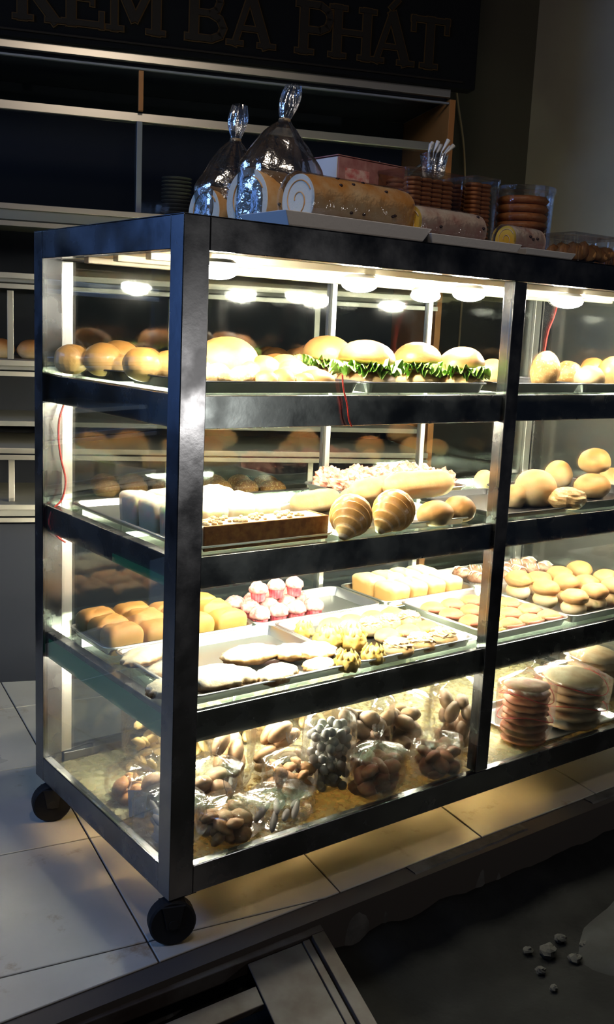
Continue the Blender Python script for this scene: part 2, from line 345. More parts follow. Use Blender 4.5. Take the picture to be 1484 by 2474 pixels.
# iron ramp frame at the lower left
rp = empty('iron_ramp', (0, 0, 0), 0, 'rusty iron ramp frame with slats and a plate, leaning on the kerb', 'ramp')
def slab(name, pts, th, m, par, bevel=0.0015):
    n = len(pts); z = [p[2] for p in pts]
    return MB().add([tuple(p) for p in pts] + [(p[0], p[1], p[2] - th) for p in pts],
        [tuple(range(n)), tuple(reversed(range(n, 2 * n)))] + [(k, n + k, n + (k + 1) % n, (k + 1) % n) for k in range(n)]).obj(name, m, par, bevel=bevel)
RA = math.radians(-2)
def RQ(s, t, z=0):  # s along the kerb (from the right corner to the left), t towards the street
    ax, ay = 0.300 - s, -0.060 + s * 0.02 - t
    return (ax - 0.27 * t, ay, -0.105 - 0.12 * t + z)
slab('top_rail', [RQ(0, 0), RQ(1.0, 0), RQ(1.0, 0.032), RQ(0, 0.032)], 0.03, M['ramp_metal'], rp)
slab('side_rail', [RQ(0, 0.0325), RQ(0.030, 0.0325), RQ(0.030, 0.62), RQ(0, 0.62)], 0.03, M['ramp_metal'], rp)
slab('side_flange', [RQ(0.036, 0.034, -0.004), RQ(0.052, 0.034, -0.004), RQ(0.052, 0.62, -0.004), RQ(0.036, 0.62, -0.004)], 0.02, M['ramp_metal'], rp)
slab('plate', [RQ(0.054, 0.034, -0.006), RQ(0.175, 0.034, -0.006), RQ(0.175, 0.62, -0.006), RQ(0.054, 0.62, -0.006)], 0.004, M['ramp_metal'], rp)
for k in range(5):
    t0 = 0.085 + k * 0.095
    slab('slat', [RQ(0.177, t0, -0.008), RQ(1.0, t0, -0.008), RQ(1.0, t0 + 0.042, -0.008), RQ(0.177, t0 + 0.042, -0.008)], 0.012, M['ramp_metal'], rp)

# walls behind
c0 = Vector((0.2, 1.45, FZ)); BR = math.atan2(-0.375, 0.927)
bw = MB().box(-3.0, 1.96, 0.56, 0.62, 0, 3.0).obj('wall_back', M['wall_dark']); bw.location = c0; bw.rotation_euler = (0, 0, BR); bw['kind'] = 'structure'
bb('wall_right', M['wall'], 2.2, 2.28, -0.02, 1.3, FZ + 0.001, 3.0, kind='structure')
bb('ceiling', M['wall_dark'], -2.6, 3.0, 0.3, 3.6, 3.0, 3.06, kind='structure')

# ---------------------------------------------------------------- back cabinet with sign
bc = empty('back_cabinet', tuple(c0), BR, 'tall dark glazed display cabinet with pale shelf edges against the back wall', 'cabinet')
X0, X1c, DP = -1.3, 1.395, 0.42
def cb(name, m, *a, bevel=0.001): return bb(name, m, *a, parent=bc, bevel=bevel)
cb('side_panel', M['cab_dark'], X0, X0 + .02, 0.02, DP, 0, 1.84)
cb('back_panel', M['cab_dark'], X0 + .02, X1c - .022, DP - .015, DP, 0, 1.84)
cb('end_post', M['wood'], X1c - 0.02, X1c, 0, DP, 0.0, 1.84)
cb('top_panel', M['cab_dark'], X0 + .02, X1c - .02, 0.02, DP - .015, 1.84, 1.855)
cb('top_strip', M['alu'], X0, X1c - .021, -0.004, 0.018, 1.845, 1.868)
cb('lower_strip', M['hook'], X0 + .02, X1c - .021, 0.002, 0.014, 1.826, 1.832)
for z0, z1, mm, nm in ((1.368, 1.43, 'shelf_grey', 'ledge'), (1.194, 1.239, 'shelf_grey', 'shelf'), (0.945, 0.991, 'shelf_grey', 'shelf'),
               (0.70, 0.735, 'shelf_grey', 'shelf'), (0.512, 0.566, 'shelf_grey', 'shelf')):
    cb(nm, M[mm], X0 + .02, X1c - .021, -0.012, DP - .016, z0 + 0.018, z1)
    cb('shelf_edge', M['alu'], X0 + .02, X1c - .021, -0.018, -0.0125, z1 - 0.016, z1)
    cb('shelf_lip', M['alu'], X0 + .02, X1c - .021, -0.018, -0.0125, z0, z0 + 0.014)
cb('shelf', M['shelf_grey'], X0 + .02, X1c - .021, 0.03, DP - .016, 0.795, 0.81)
cb('base_board', M['cab_dark'], X0 + .02, X1c - .021, 0.02, 0.04, 0.0, 0.50)
cb('cross_rail', M['alu'], X0 + .02, X1c - .021, 0.03, 0.045, 1.690, 1.714)
for s in (-0.45, 0.424, 0.9):
    cb('mullion', M['cab_dark'] if s == 0.9 else M['hook'], s - .008, s + .008, 0.02, 0.034, 1.431, 1.689)
cb('mullion', M['wood'], 0.418, 0.432, 0.005, 0.02, 1.716, 1.825)
g = cb('glass_pane', M['glass_back'], X0 + .02, X1c - .021, 0.0465, 0.0495, 1.432, 1.689)
for s in (0.05, 0.52, 0.98):
    cb('shelf_post', M['alu'], s, s + .018, 0.03, 0.045, 0.992, 1.19)
    cb('shelf_post', M['alu'], s, s + .018, 0.03, 0.045, 0.567, 0.697)

def letters(par, y, z, h):
    """slab-serif capitals as raised strokes: face piece and gold rim"""
    T = 0.19; S = 0.10
    G = {
     'K': [(0,0,1,1,'v',.16),], }
    def stroke(pts, wd): return (pts, wd)
    defs = {
     'K': [([(.16,0),(.16,1)],.17),([(.75,1),(.2,.42)],.15),([(.34,.55),(.8,0)],.17),([(0,.04),(.34,.04)],.08),([(0,.96),(.34,.96)],.08),([(.6,.96),(.92,.96)],.08),([(.6,.04),(.95,.04)],.08)],
     'E': [([(.16,0),(.16,1)],.17),([(0,.95),(.72,.95)],.1),([(0,.05),(.76,.05)],.1),([(.2,.52),(.58,.52)],.1),([(.7,1),(.7,.74)],.08),([(.74,0),(.74,.28)],.08),([(.56,.4),(.56,.64)],.07)],
     'M': [([(.14,0),(.14,1)],.12),([(.96,0),(.96,1)],.16),([(.16,1),(.54,.22)],.16),([(.54,.22),(.92,1)],.12),([(0,.04),(.3,.04)],.08),([(.78,.04),(1.12,.04)],.08),([(0,.96),(.2,.96)],.08),([(.9,.96),(1.12,.96)],.08)],
     'B': [([(.16,0),(.16,1)],.17),([(0,.95),(.5,.95),(.66,.86),(.68,.76),(.62,.6),(.48,.53),(.16,.53)],.11),([(.48,.53),(.68,.44),(.76,.28),(.7,.13),(.52,.05),(0,.05)],.12)],
     'A': [([(.14,0),(.46,1)],.1),([(.46,1),(.82,0)],.17),([(.22,.33),(.7,.33)],.09),([(0,.04),(.3,.04)],.08),([(.64,.04),(.98,.04)],.08)],
     'P': [([(.16,0),(.16,1)],.17),([(0,.95),(.5,.95),(.68,.85),(.72,.7),(.66,.54),(.5,.46),(.16,.46)],.12),([(0,.04),(.36,.04)],.08)],
     'H': [([(.16,0),(.16,1)],.17),([(.8,0),(.8,1)],.17),([(.16,.5),(.8,.5)],.1),([(0,.04),(.34,.04)],.08),([(0,.96),(.34,.96)],.08),([(.64,.04),(.98,.04)],.08),([(.64,.96),(.98,.96)],.08)],
     'T': [([(.42,0),(.42,1)],.17),([(0,.95),(.84,.95)],.1),([(.04,1),(.04,.72)],.08),([(.8,1),(.8,.72)],.08),([(.24,.04),(.6,.04)],.08)],
     'Á': []}
    defs['Á'] = defs['A'] + [([(.42,1.08),(.58,1.26)],.09)]
    txt = [('K',0.075),('E',0.205),('M',0.325),('B',0.545),('A',0.665),('P',0.868),('H',0.970),('Á',1.095),('T',1.225)]
    for ch, x in txt:
        par_o = empty('letter', (x, y, z), 0); par_o.parent = par
        for nm, grow, dz, mm in (('letter_rim', 0.05, 0.0, 'gold'), ('letter_face', 0.0, -0.0035, 'gold_face')):
            b = MB()
            for si, (pts, wd) in enumerate(defs[ch]):
                for a, c in zip(pts[:-1], pts[1:]):
                    a = Vector((a[0], 0, a[1])) * h; c = Vector((c[0], 0, c[1])) * h; d = (c - a).normalized()
                    wv = Vector((-d.z, 0, d.x)) * (wd + grow) * h / 2; e = d * (grow * h / 2 + 0.002)
                    q = [a - wv - e, a + wv - e, c + wv + e, c - wv + e]; f0 = dz - 0.0002 * si
                    b.add([(p.x, f0, p.z) for p in q] + [(p.x, f0 + 0.003, p.z) for p in q], [(0,1,2,3),(7,6,5,4),(0,4,5,1),(1,5,6,2),(2,6,7,3),(3,7,4,0)])
            b.obj(nm, M[mm], par_o)
sg = empty('shop_sign', tuple(c0 + Vector((0.375, 0.927, 0)) * 0), BR, 'black shop sign board with dull gold slab serif letters above the back cabinet', 'sign')
bb('board', M['sign'], -1.5, 1.445, -0.026, 0.03, 1.8685, 2.6, parent=sg, bevel=0.003)
bb('bead_strip', M['gold_face'], -1.45, 1.40, -0.031, -0.0262, 1.884, 1.889, parent=sg)
letters(sg, -0.0295, 1.915, 0.142)
# plates and breads inside the back cabinet
def to_back(o, s, y, z, rz=0): o.location = c0 + Vector((0.927 * s + 0.375 * y, -0.375 * s + 0.927 * y, z)); o.rotation_euler = (0, 0, BR + rz)
pl0 = MB().lathe([(0.02, 0), (0.028, 0.001), (0.046, 0.009), (0.0465, 0.0105), (0.028, 0.0035), (0.0001, 0.003)], 28).obj('plate', M['plate'], smooth=True)
for k in range(11):
    q = pl0 if k == 0 else pl0.copy()
    if k: col.objects.link(q)
    to_back(q, 0.548, 0.12, 1.4305 + k * 0.0112)
    tag(q, 'dark plate in the single stack behind the bagged rolls' if 0 < k < 10 else ('bottom plate of the stack behind the bagged rolls' if k == 0 else 'topmost plate of the stack behind the bagged rolls'), 'plate', 'stack of plates on the back cabinet ledge')

# ---------------------------------------------------------------- display case
LX, DY, HT, PW = 1.62, 0.617, 1.2, 0.045
Z1, Z2, Z3 = 0.909, 0.630, 0.347
dc = empty('display_case', (0, 0, 0), 0, 'stainless steel and glass bakery display case on casters with four lit levels', 'display case')
def dcb(name, m, *a, bevel=0.0015, lab=None):
    o = bb(name, M[m], *a, parent=dc, bevel=bevel)
    if lab: o['label'] = lab
    return o
XM = 0.79
for x0, y0, nm in ((0, 0, 'corner_post'), (0, DY - .042, 'corner_post'), (LX - PW, 0, 'corner_post'), (LX - PW, DY - .042, 'corner_post')):
    w_ = 0.05 if (x0 == 0 and y0 == 0) else PW
    dcb(nm, 'steel', x0, x0 + w_, y0, y0 + .042, 0, 1.1995)
dcb('middle_post', 'steel', XM, XM + .038, 0, .03, 0.056, 1.144)
dcb('middle_post', 'steel_in', 0.77, 0.785, DY - .035, DY - .01, 0.056, 1.144)
dcb('door_stile', 'steel_in', 0.047, 0.072, DY - .035, DY - .012, 0.056, 1.144)
dcb('door_stile', 'steel_in', 1.112, 1.127, DY - .030, DY - .012, 0.056, 1.144)
dcb('door_stile', 'steel_in', 1.545, 1.572, DY - .035, DY - .012, 0.056, 1.144)
dcb('top_rail', 'steel', 0.0505, LX - .0455, 0.0005, 0.03, 1.145, 1.1995)
dcb('top_rail', 'steel', 0.0505, LX - .0455, DY - .03, DY - .0005, 1.145, 1.1995)
dcb('top_rail', 'steel', 0.0005, 0.03, 0.0425, DY - .0425, 1.145, 1.1995)
dcb('top_rail', 'steel', LX - .03, LX - .0005, 0.0425, DY - .0425, 1.145, 1.1995)
dcb('bottom_rail', 'steel', 0.0505, LX - .0455, 0.0005, 0.020, 0.0, 0.055)
dcb('bottom_rail', 'steel', 0.0505, LX - .0455, DY - .042, DY - .0005, 0.0, 0.055)
dcb('bottom_rail', 'steel', 0.0005, 0.020, 0.0425, DY - .0425, 0.0, 0.055)
dcb('bottom_rail', 'steel', LX - .042, LX - .0005, 0.0425, DY - .0425, 0.0, 0.055)
dcb('top_sheet', 'steel', 0.0, LX, 0.0, DY, 1.1997, 1.2005, bevel=0)
dcb('case_ceiling', 'ceiling_panel', 0.031, LX - .031, 0.031, DY - .031, 1.15, 1.154, bevel=0)
for y0 in (0.09, 0.2, 0.33, 0.46):
    dcb('ceiling_batten', 'ceiling_panel', 0.05, LX - .05, y0, y0 + .022, 1.137, 1.1495)
for zt, zb in ((Z1, Z1 - .057), (Z2, Z2 - .057), (Z3, Z3 - .058)):
    dcb('shelf_rail', 'steel', 0.0505, XM - .0005, 0.010, 0.024, zb, zt)
    dcb('shelf_rail', 'steel', XM + .0385, LX - .0455, 0.010, 0.024, zb, zt)
    dcb('shelf_rail', 'steel', 0.011, 0.034, 0.0425, DY - .043, zb, zt)
    dcb('shelf_rail', 'steel', LX - .034, LX - .011, 0.0425, DY - .043, zb, zt)
    dcb('shelf_rail', 'steel', 0.0755, LX - .08, DY - .075, DY - .05, zb + .02, zt)
    dcb('shelf_panel', 'glass_green', 0.0345, LX - .0345, 0.0245, DY - .0755, zt - .006, zt, lab='green edged glass shelf')
dcb('deck_panel', 'glass', 0.0205, LX - .0425, 0.0425, DY - .0425, 0.026, 0.034)
dcb('deck_panel', 'glass', 0.0505, LX - .0455, 0.0205, 0.0424, 0.026, 0.034)
dcb('deck_sheet', 'deck', 0.0505, LX - .0455, 0.0205, 0.0435, 0.0345, 0.0355, bevel=0)
dcb('deck_sheet', 'deck', 0.0208, LX - .044, 0.044, DY - .044, 0.0345, 0.0355, bevel=0, lab='pale green patterned sheet lining the bottom level')
dcb('side_glass', 'glass', 0.003, 0.006, 0.0425, DY - .0425, 0.056, 1.144, bevel=0)
dcb('side_glass', 'glass', LX - .006, LX - .003, 0.0425, DY - .0425, 0.056, 1.144, bevel=0)
dcb('front_glass', 'glass', 0.0505, XM - .0005, 0.005, 0.008, 0.056, 1.144, bevel=0)
dcb('front_glass', 'glass', XM + .0385, LX - .0455, 0.005, 0.008, 0.056, 1.144, bevel=0)
dcb('sliding_door', 'glass_back', 0.0725, 0.7695, DY - .026, DY - .022, 0.056, 1.144, bevel=0, lab='smudged glass sliding door at the back')
dcb('sliding_door', 'glass_back', 0.7855, 1.1115, DY - .026, DY - .022, 0.056, 1.144, bevel=0, lab='smudged glass sliding door at the back')
dcb('sliding_door', 'glass_back', 1.1275, 1.5445, DY - .026, DY - .022, 0.056, 1.144, bevel=0, lab='smudged glass sliding door at the back')
dcb('painted_sheen', 'green_sheen', 0.0098, 0.0108, 0.05, 0.565, Z3 - .056, Z3 - .012, bevel=0, lab='painted green sheen along the left rail of the third shelf')  # thin coloured strips stand in for green light on the steel rails
dcb('painted_sheen', 'green_sheen', 0.0098, 0.0108, 0.05, 0.26, Z2 - .056, Z2 - .040, bevel=0, lab='painted green sheen along the left rail of the second shelf')
# lamps of the case
def tube_part(xa, xb, y, z, r, m, hang):
    b = MB().tube([(xa, y, z), (xb, y, z)], r, 12).obj('light_tube', M[m], dc, smooth=False)
    for u in (xa - .02, xb + .0005): MB().tube([(u, y, z), (u + .0195, y, z)], r * 1.05, 12).obj('tube_cap', M['white_plastic'], b)
    for u in (xa - .012, xb + .008): MB().box(u, u + .004, y - .003, y + .003, z + r, hang).obj('tube_bracket', M['caster_metal'], b)
tube_part(0.11, 0.74, 0.09, Z2 - .04, 0.007, 'tube', Z2 - .0065)
tube_part(0.86, 1.53, 0.09, Z2 - .04, 0.007, 'tube', Z2 - .0065)
tube_part(0.07, 0.74, 0.09, Z1 - .04, 0.006, 'tube_warm', Z1 - .0065)
tube_part(0.07, 0.74, 0.40, Z1 - .04, 0.006, 'tube_warm', Z1 - .0065)  # rear tubes from here are added, hidden from view, to brighten the goods
tube_part(0.86, 1.53, 0.40, Z1 - .04, 0.006, 'tube_warm', Z1 - .0065)
tube_part(0.11, 0.74, 0.40, Z2 - .04, 0.006, 'tube_fill', Z2 - .0065)
tube_part(0.86, 1.53, 0.40, Z2 - .04, 0.006, 'tube_fill', Z2 - .0065)
tube_part(0.86, 1.53, 0.09, Z1 - .04, 0.006, 'tube_warm', Z1 - .0065)
tube_part(0.10, 0.74, 0.33, Z3 - .105, 0.013, 'tube_mid', Z3 - .0065)
tube_part(0.87, 1.53, 0.33, Z3 - .105, 0.013, 'tube_mid', Z3 - .0065)
for k, (x, y, m) in enumerate([(0.10, 0.055, 'bulb'), (0.47, 0.12, 'bulb'), (0.80, 0.14, 'bulb'), (0.86, 0.34, 'spot'), (1.10, 0.11, 'bulb'), (1.40, 0.12, 'bulb')]):
    h = MB().lathe([(0.034, 0), (0.034, 0.006), (0.026, 0.012)], 24, (x, y, 1.125)).obj('lamp_holder', M['white_plastic'], dc, smooth=False)
    MB().ell((x, y, 1.119), (0.036, 0.036, 0.016), 20, 8).obj('bulb', M[m], h, smooth=True)
# red wires
def wire(pts, r=0.002, m='red_wire', name='wire', par=None):
    P = [Vector(p) for p in pts]; out = []
    for i in range(len(P) - 1):
        a, b, c, d = P[max(i - 1, 0)], P[i], P[i + 1], P[min(i + 2, len(P) - 1)]
        for k in range(6):
            t = k / 6; out.append(0.5 * ((2 * b) + (-a + c) * t + (2 * a - 5 * b + 4 * c - d) * t * t + (-a + 3 * b - 3 * c + d) * t ** 3))
    out.append(P[-1]); return MB().tube(out, r, 6).obj(name, M[m], par, smooth=True)
W1 = [(0.043, 0.555, 0.854), (0.03, 0.555, 0.819), (0.028, 0.555, 0.776), (0.034, 0.555, 0.731), (0.044, 0.555, 0.686), (0.036, 0.555, 0.646), (0.013, 0.555, 0.621), (0.008, 0.555, 0.59), (0.027, 0.555, 0.563), (0.044, 0.555, 0.55)]
w_ = wire(W1, 0.0022, par=dc); w_['label'] = 'red wire hanging inside the left glass'
w_ = wire([(1.30, 0.30, 1.13), (1.288, 0.30, 1.09), (1.27, 0.30, 1.05), (1.262, 0.30, 0.99), (1.265, 0.30, 0.95)], 0.0018, par=dc); w_['label'] = 'red wire in the top level of the right bay'
w_ = wire([(0.339, -0.002, 0.948), (0.344, -0.002, 0.921), (0.354, -0.002, 0.894), (0.36, -0.002, 0.867), (0.368, -0.002, 0.852)], 0.0016, par=dc); w_['label'] = 'red wire hanging over the front of the first shelf rail'
# casters
def caster(x, y, rz, off):
    c = empty('caster', (x, y, 0), 0); c.parent = dc
    MB().box(-.028, .028, -.028, .028, -.005, -0.0002).obj('mount_plate', M['caster_metal'], c, bevel=.001)
    MB().lathe([(.018, -.012), (.018, -.005)], 20).obj('swivel', M['caster_metal'], c)
    R = 0.0435; RM = Matrix.Rotation(rz, 4, 'Z'); T0 = Vector((off[0], off[1], 0))
    def tr(mb): mb.v = [tuple(RM @ Vector(v) + T0) for v in mb.v]; return mb
    for sx in (-1, 1):
        a, b_ = sorted((sx * .018, sx * .0158)); f = MB(); q = [(-.02, -.012), (.02, -.012), (.012, -.055), (-.012, -.055)]
        f.add([(a, yy - (T0.length * .0), zz) for yy, zz in q] + [(b_, yy, zz) for yy, zz in q], [(0,1,2,3),(7,6,5,4),(0,4,5,1),(1,5,6,2),(2,6,7,3),(3,7,4,0)])
        tr(f).obj('fork', M['caster_metal'], c, bevel=.0008)
    tr(MB().box(-.018, .018, -.022, .022, -.0135, -.0105)).obj('fork_bridge', M['caster_metal'], c, bevel=.001)
    prof = [(-.0145, R * .3), (-.0145, R * .92), (-.011, R), (.011, R), (.0145, R * .92), (.0145, R * .3)]
    seg = 32; vs = []
    for px, r in prof:
        for i in range(seg): a = 2 * PI * i / seg; vs.append((px, r * math.cos(a), r * math.sin(a) - 0.0463))
    fs = [tuple(range(seg)), tuple(reversed(range(5 * seg, 6 * seg)))]
    for j in range(5):
        for i in range(seg): fs.append((j * seg + i, j * seg + seg + i, j * seg + seg + (i + 1) % seg, j * seg + (i + 1) % seg))
    wh = tr(MB().add(vs, fs)).obj('wheel', M['rubber'], c, smooth=False)
    tr(MB().tube([(-.0195, 0, -.0463), (.0195, 0, -.0463)], 0.009, 12)).obj('hub', M['caster_metal'], c)
caster(0.034, 0.034, 1.25, (-.020, -.022)); caster(0.036, 0.565, 1.3, (-.022, -.006)); caster(LX - .05, 0.05, 0.2, (0, -.02)); caster(LX - .05, 0.56, 0.1, (0, -.02))

# ---------------------------------------------------------------- trays
def tray(x0, x1, y0, y1, z, m, label, h=0.02, rz=0.0, tilt=0.0, tx=0.0):
    cx, cy = (x0 + x1) / 2, (y0 + y1) / 2; a, b = (x1 - x0) / 2, (y1 - y0) / 2; t = empty('baking_tray', (cx, cy, z), rz, label, 'tray', 'baking trays in the display case')
    t.rotation_euler = (tx, tilt, rz)
    def ring(e, zz, cr=0.022):
        out = []; X, Y = a - e, b - e; c = max(0.004, cr - e)
        for (sx, sy, a0) in ((1, 1, 0), (-1, 1, 90), (-1, -1, 180), (1, -1, 270)):
            for k in range(5):
                an = math.radians(a0 + k * 22.5); out.append((sx * (X - c) + c * math.cos(an), sy * (Y - c) + c * math.sin(an), zz))
        return out
    rings = [ring(0.012, 0.0), ring(0.004, h - .002), ring(-0.001, h - .001), ring(-0.001, h + .001), ring(0.005, h + .001), ring(0.0135, 0.0012)]
    n = 20; vs = sum(rings, []); fs = [tuple(reversed(range(n))), tuple(range(5 * n, 6 * n))]
    for j in range(5):
        for i in range(n): fs.append((j * n + i, j * n + (i + 1) % n, (j + 1) * n + (i + 1) % n, (j + 1) * n + i))
    MB().add(vs, fs).obj('pan', M[m], t, smooth=False)
    rim = [Vector(p) for p in ring(-0.001, h)]; MB().tube([tuple(p) for p in rim + [rim[0]]], 0.0022, 6, cap=False).obj('rolled_rim', M[m], t, smooth=True)
    return t

# ---------------------------------------------------------------- bakery goods builders (each returns its top-level object at its base)
SEED = [0]
def sd(): SEED[0] += 1; return SEED[0] * 1.37
def put(o, x, y, z, rz=0.0, rx=0.0, ry=0.0): o.location = (x, y, z); o.rotation_euler = (rx, ry, rz); return o
def f_bun(w, d, h, m='bun', amp=.07): return MB().ell((0, 0, h * .45), (w / 2, d / 2, h * .55), 24, 14, fn=nfn(amp, 1.6, sd()), flat=-h * .45).obj('bun', M[m], smooth=True)
def f_lobes(name, lobes, m):
    b = MB()
    for (x, y, z, r, q) in lobes: b.ell((x, y, z), (r, r * q, r * .85), 18, 12, fn=nfn(.06, 1.5, sd()), flat=-z if z < r * .85 else None)
    o = b.obj(name, M[m], smooth=True); rm = o.modifiers.new('union', 'REMESH'); rm.mode = 'VOXEL'; rm.voxel_size = 0.0022; rm.use_smooth_shade = True
    sm = o.modifiers.new('soft', 'SMOOTH'); sm.factor = .5; sm.iterations = 3; return o
def f_burger(w, h, lab, ham=False):
    t = empty('burger', label=lab, cat='burger', group='lettuce burgers on the top shelf'); r = w / 2
    MB().ell((0, 0, h * .2), (r * .96, r * .96, h * .26), 26, 12, fn=nfn(.05, 1.6, sd()), flat=-h * .2).obj('bottom_bun', M['bun_pale'], t, smooth=True)
    s_ = sd()
    def lf(u, v):
        a = u * 2 * PI; n1 = noise.noise(Vector((math.cos(a) * 5, math.sin(a) * 5, s_))); rr = r * (0.55 + 0.60 * v) * (1 + .07 * v * math.sin(a * 17 + s_) + .1 * n1 * v)
        z = h * .45 + v * (h * .09 * math.sin(a * 23 + s_ * 2) + h * .07 * math.sin(a * 11 + s_) - h * .05) + h * .10 * n1
        return (rr * math.cos(a), rr * math.sin(a), z)
    for q in range(3):
        s_ = sd(); MB().grid(lf, 140, 7, True).obj('lettuce', M['lettuce'], t, smooth=True, loc=(0, 0, q * h * .055))
    MB().lathe([(r * .8, h * .38), (r * .88, h * .42), (r * .84, h * .5)], 24).obj('patty', M['patty'], t, smooth=True)
    MB().ell((0, 0, h * .56), (r * .97, r * .97, h * .5), 28, 14, fn=nfn(.04, 1.4, sd()), flat=-h * .02, rot=Euler((0.12, 0.08, 0))).obj('top_bun', M['bun_top'], t, smooth=True)
    return t
def f_croissant(w, h, m='glazed', n=11):
    b = MB(); pts = []; rs = []
    N = 90
    for i in range(N + 1):
        t = i / N; a = (t - .5) * 1.5; x = math.sin(a) * w * .62; y = (1 - math.cos(a)) * w * .45
        env = max(.12, math.cos((t - .5) * PI * .93) ** .75); k = (t * n) % 1.0
        pts.append((x, y, h * .5 * env + .001)); rs.append(h * .5 * env * (0.86 + .14 * k))
    b.tube(pts, rs, 18)
    b.m = [1 if ((i // 18) / N * n) % 1.0 < .3 and i < N * 18 else 0 for i in range(len(b.f))]
    return b.obj('croissant', [M[m], M['bun_pale']], smooth=True)
def f_roll(name, L, r, m, bend=0.0, sq=1.0):
    pts = []; rs = []; N = 26; s_ = sd()
    for i in range(N + 1):
        t = i / N * 2 - 1; pts.append((t * L / 2, bend * t * t, r * .92)); rs.append(max(.0008, r * (1 - abs(t) ** 5) ** .5) * (1 + .05 * noise.noise(Vector((t * 3, s_, 0)))))
    return MB().tube(pts, rs, 18).obj(name, M[m], smooth=True)
def f_block(name, a, b_, h, m, dome=.25, cr=.18, rows=8):
    """domed rectangular piece (small loaf / sponge square)"""
    s_ = sd()
    def fn(u, v):
        an = u * 2 * PI; ex = 0.35
        cx, sy = math.cos(an), math.sin(an); sx = math.copysign(abs(cx) ** ex, cx); ssy = math.copysign(abs(sy) ** ex, sy)
        if v < .5: k = 0.93 + .07 * v * 2; z = h * (1 - dome) * (v * 2)
        else: t = (v - .5) * 2; k = math.cos(t * PI / 2) ** .45 if t < 1 else 0.0; z = h * (1 - dome) + h * dome * math.sin(t * PI / 2)
        n_ = noise.noise(Vector((sx * 1.5 + s_, ssy * 1.5, z * 30)))
        return (sx * a / 2 * k * (1 + .02 * n_), ssy * b_ / 2 * k * (1 + .02 * n_), z * (1 + .06 * n_) if v > .4 else z)
    b = MB().grid(fn, 28, rows + 6, True)
    b.add([fn(i / 28, 0) for i in range(28)], [tuple(reversed(range(28)))])
    return b.obj(name, M[m], smooth=True)
def f_muffin(w, h, cupm, topm, lab, grp, drizzle=False, cat='muffin'):
    t = empty('muffin', label=lab, cat=cat, group=grp); r = w / 2
    MB().lathe([(r * .66, 0), (r * .82, h * .55)], 32, pleat=1, pa=.035).obj('paper_cup', M[cupm], t)
    s_ = sd(); MB().ell((0, 0, h * .6), (r * .98, r * .98, h * .42), 20, 12, fn=lambda d, u, v: 1 + .18 * noise.noise(d * 3.2 + Vector((s_, 0, 0))), flat=-h * .12).obj('muffin_top', M[topm], t, smooth=True)
    if drizzle:
        b = MB()
        for k in range(5):
            y = (k - 2) * r * .3; b.tube([(-r * .7, y, h * .8), (-r * .3, y + r * .1, h * .98), (r * .2, y, h * 1.0), (r * .7, y + r * .1, h * .8)], r * .06, 6)
        b.obj('cream_drizzle', M['cream'], t, smooth=True)
    return t
def f_pie(w, d, h):
    s_ = sd()
    def fn(dv, u, v): return 1 + .07 * math.sin(u * 15 + s_) * max(0, 1 - abs(dv.z) * 1.6) + .16 * noise.noise(dv * 3 + Vector((s_, 0, 0)))
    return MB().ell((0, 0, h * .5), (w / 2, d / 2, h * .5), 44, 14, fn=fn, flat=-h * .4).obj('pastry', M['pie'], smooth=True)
def f_spiky(w, h):
    t = MB(); s_ = sd()
    def fn(dv, u, v): return 1 + .10 * math.sin(u * 7 + s_) * math.sin(v) + .28 * max(0, noise.noise(dv * 4.2 + Vector((s_, 0, 0))))
    t.ell((0, 0, h * .4), (w * .42, w * .42, h * .42), 34, 18, fn=fn, flat=-h * .38)
    for k in range(9):
        a = k * 2 * PI / 9 + s_; r = w * .3
        t.tube([(r * .8 * math.cos(a), r * .8 * math.sin(a), h * .45), (r * 1.1 * math.cos(a), r * 1.1 * math.sin(a), h * .75), (r * .85 * math.cos(a), r * .85 * math.sin(a), h * (.95 + .06 * math.sin(k * 3)))], [w * .1, w * .07, w * .015], 7)
    return t.obj('yellow_puff', M['yellow'], smooth=True)
def f_floss(w, d, h):
    t = empty('floss_bread'); MB().ell((0, 0, h * .4), (w / 2, d / 2, h * .45), 20, 12, fn=nfn(.05, 1.5, sd()), flat=-h * .38).obj('bread_base', M['bun_pale'], t, smooth=True)
    s_ = sd(); MB().ell((0, 0, h * .62), (w * .44, d * .42, h * .36), 30, 16, fn=lambda dv, u, v: 1 + .28 * noise.noise(dv * 6 + Vector((s_, 0, 0)))).obj('floss_topping', M['floss'], t, smooth=False)
    return t
def f_puff2(w, h):
    b = MB(); b.ell((0, 0, h * .3), (w / 2 * .92, w / 2 * .92, h * .33), 20, 12, fn=nfn(.07, 2, sd()), flat=-h * .3); b.ell((0.002, 0, h * .7), (w / 2, w / 2, h * .3), 20, 12, fn=nfn(.09, 2, sd()))
    return b.obj('cream_puff', M['bun_pale'], smooth=True)
def f_lump(w, d, h, m, name, k=4.0, amp=.35): 
    s_ = sd(); return MB().ell((0, 0, h * .45), (w / 2, d / 2, h * .5), 28, 16, fn=lambda dv, u, v: 1 + amp * noise.noise(dv * k + Vector((s_, 0, 0))), flat=-h * .43).obj(name, M[m], smooth=False)
def f_filled(w, d, h, fm):
    t = empty('filled_roll'); MB().ell((0, 0, h * .4), (w / 2, d / 2, h * .42), 22, 12, fn=nfn(.05, 1.5, sd()), flat=-h * .38).obj('bread_base', M['bun_pale'], t, smooth=True)
    MB().tube([(-w * .42, -d * .36, h * .46), (0, -d * .5, h * .42), (w * .42, -d * .34, h * .46)], [h * .08, h * .16, h * .08], 10).obj('filling', M[fm], t, smooth=True); return t

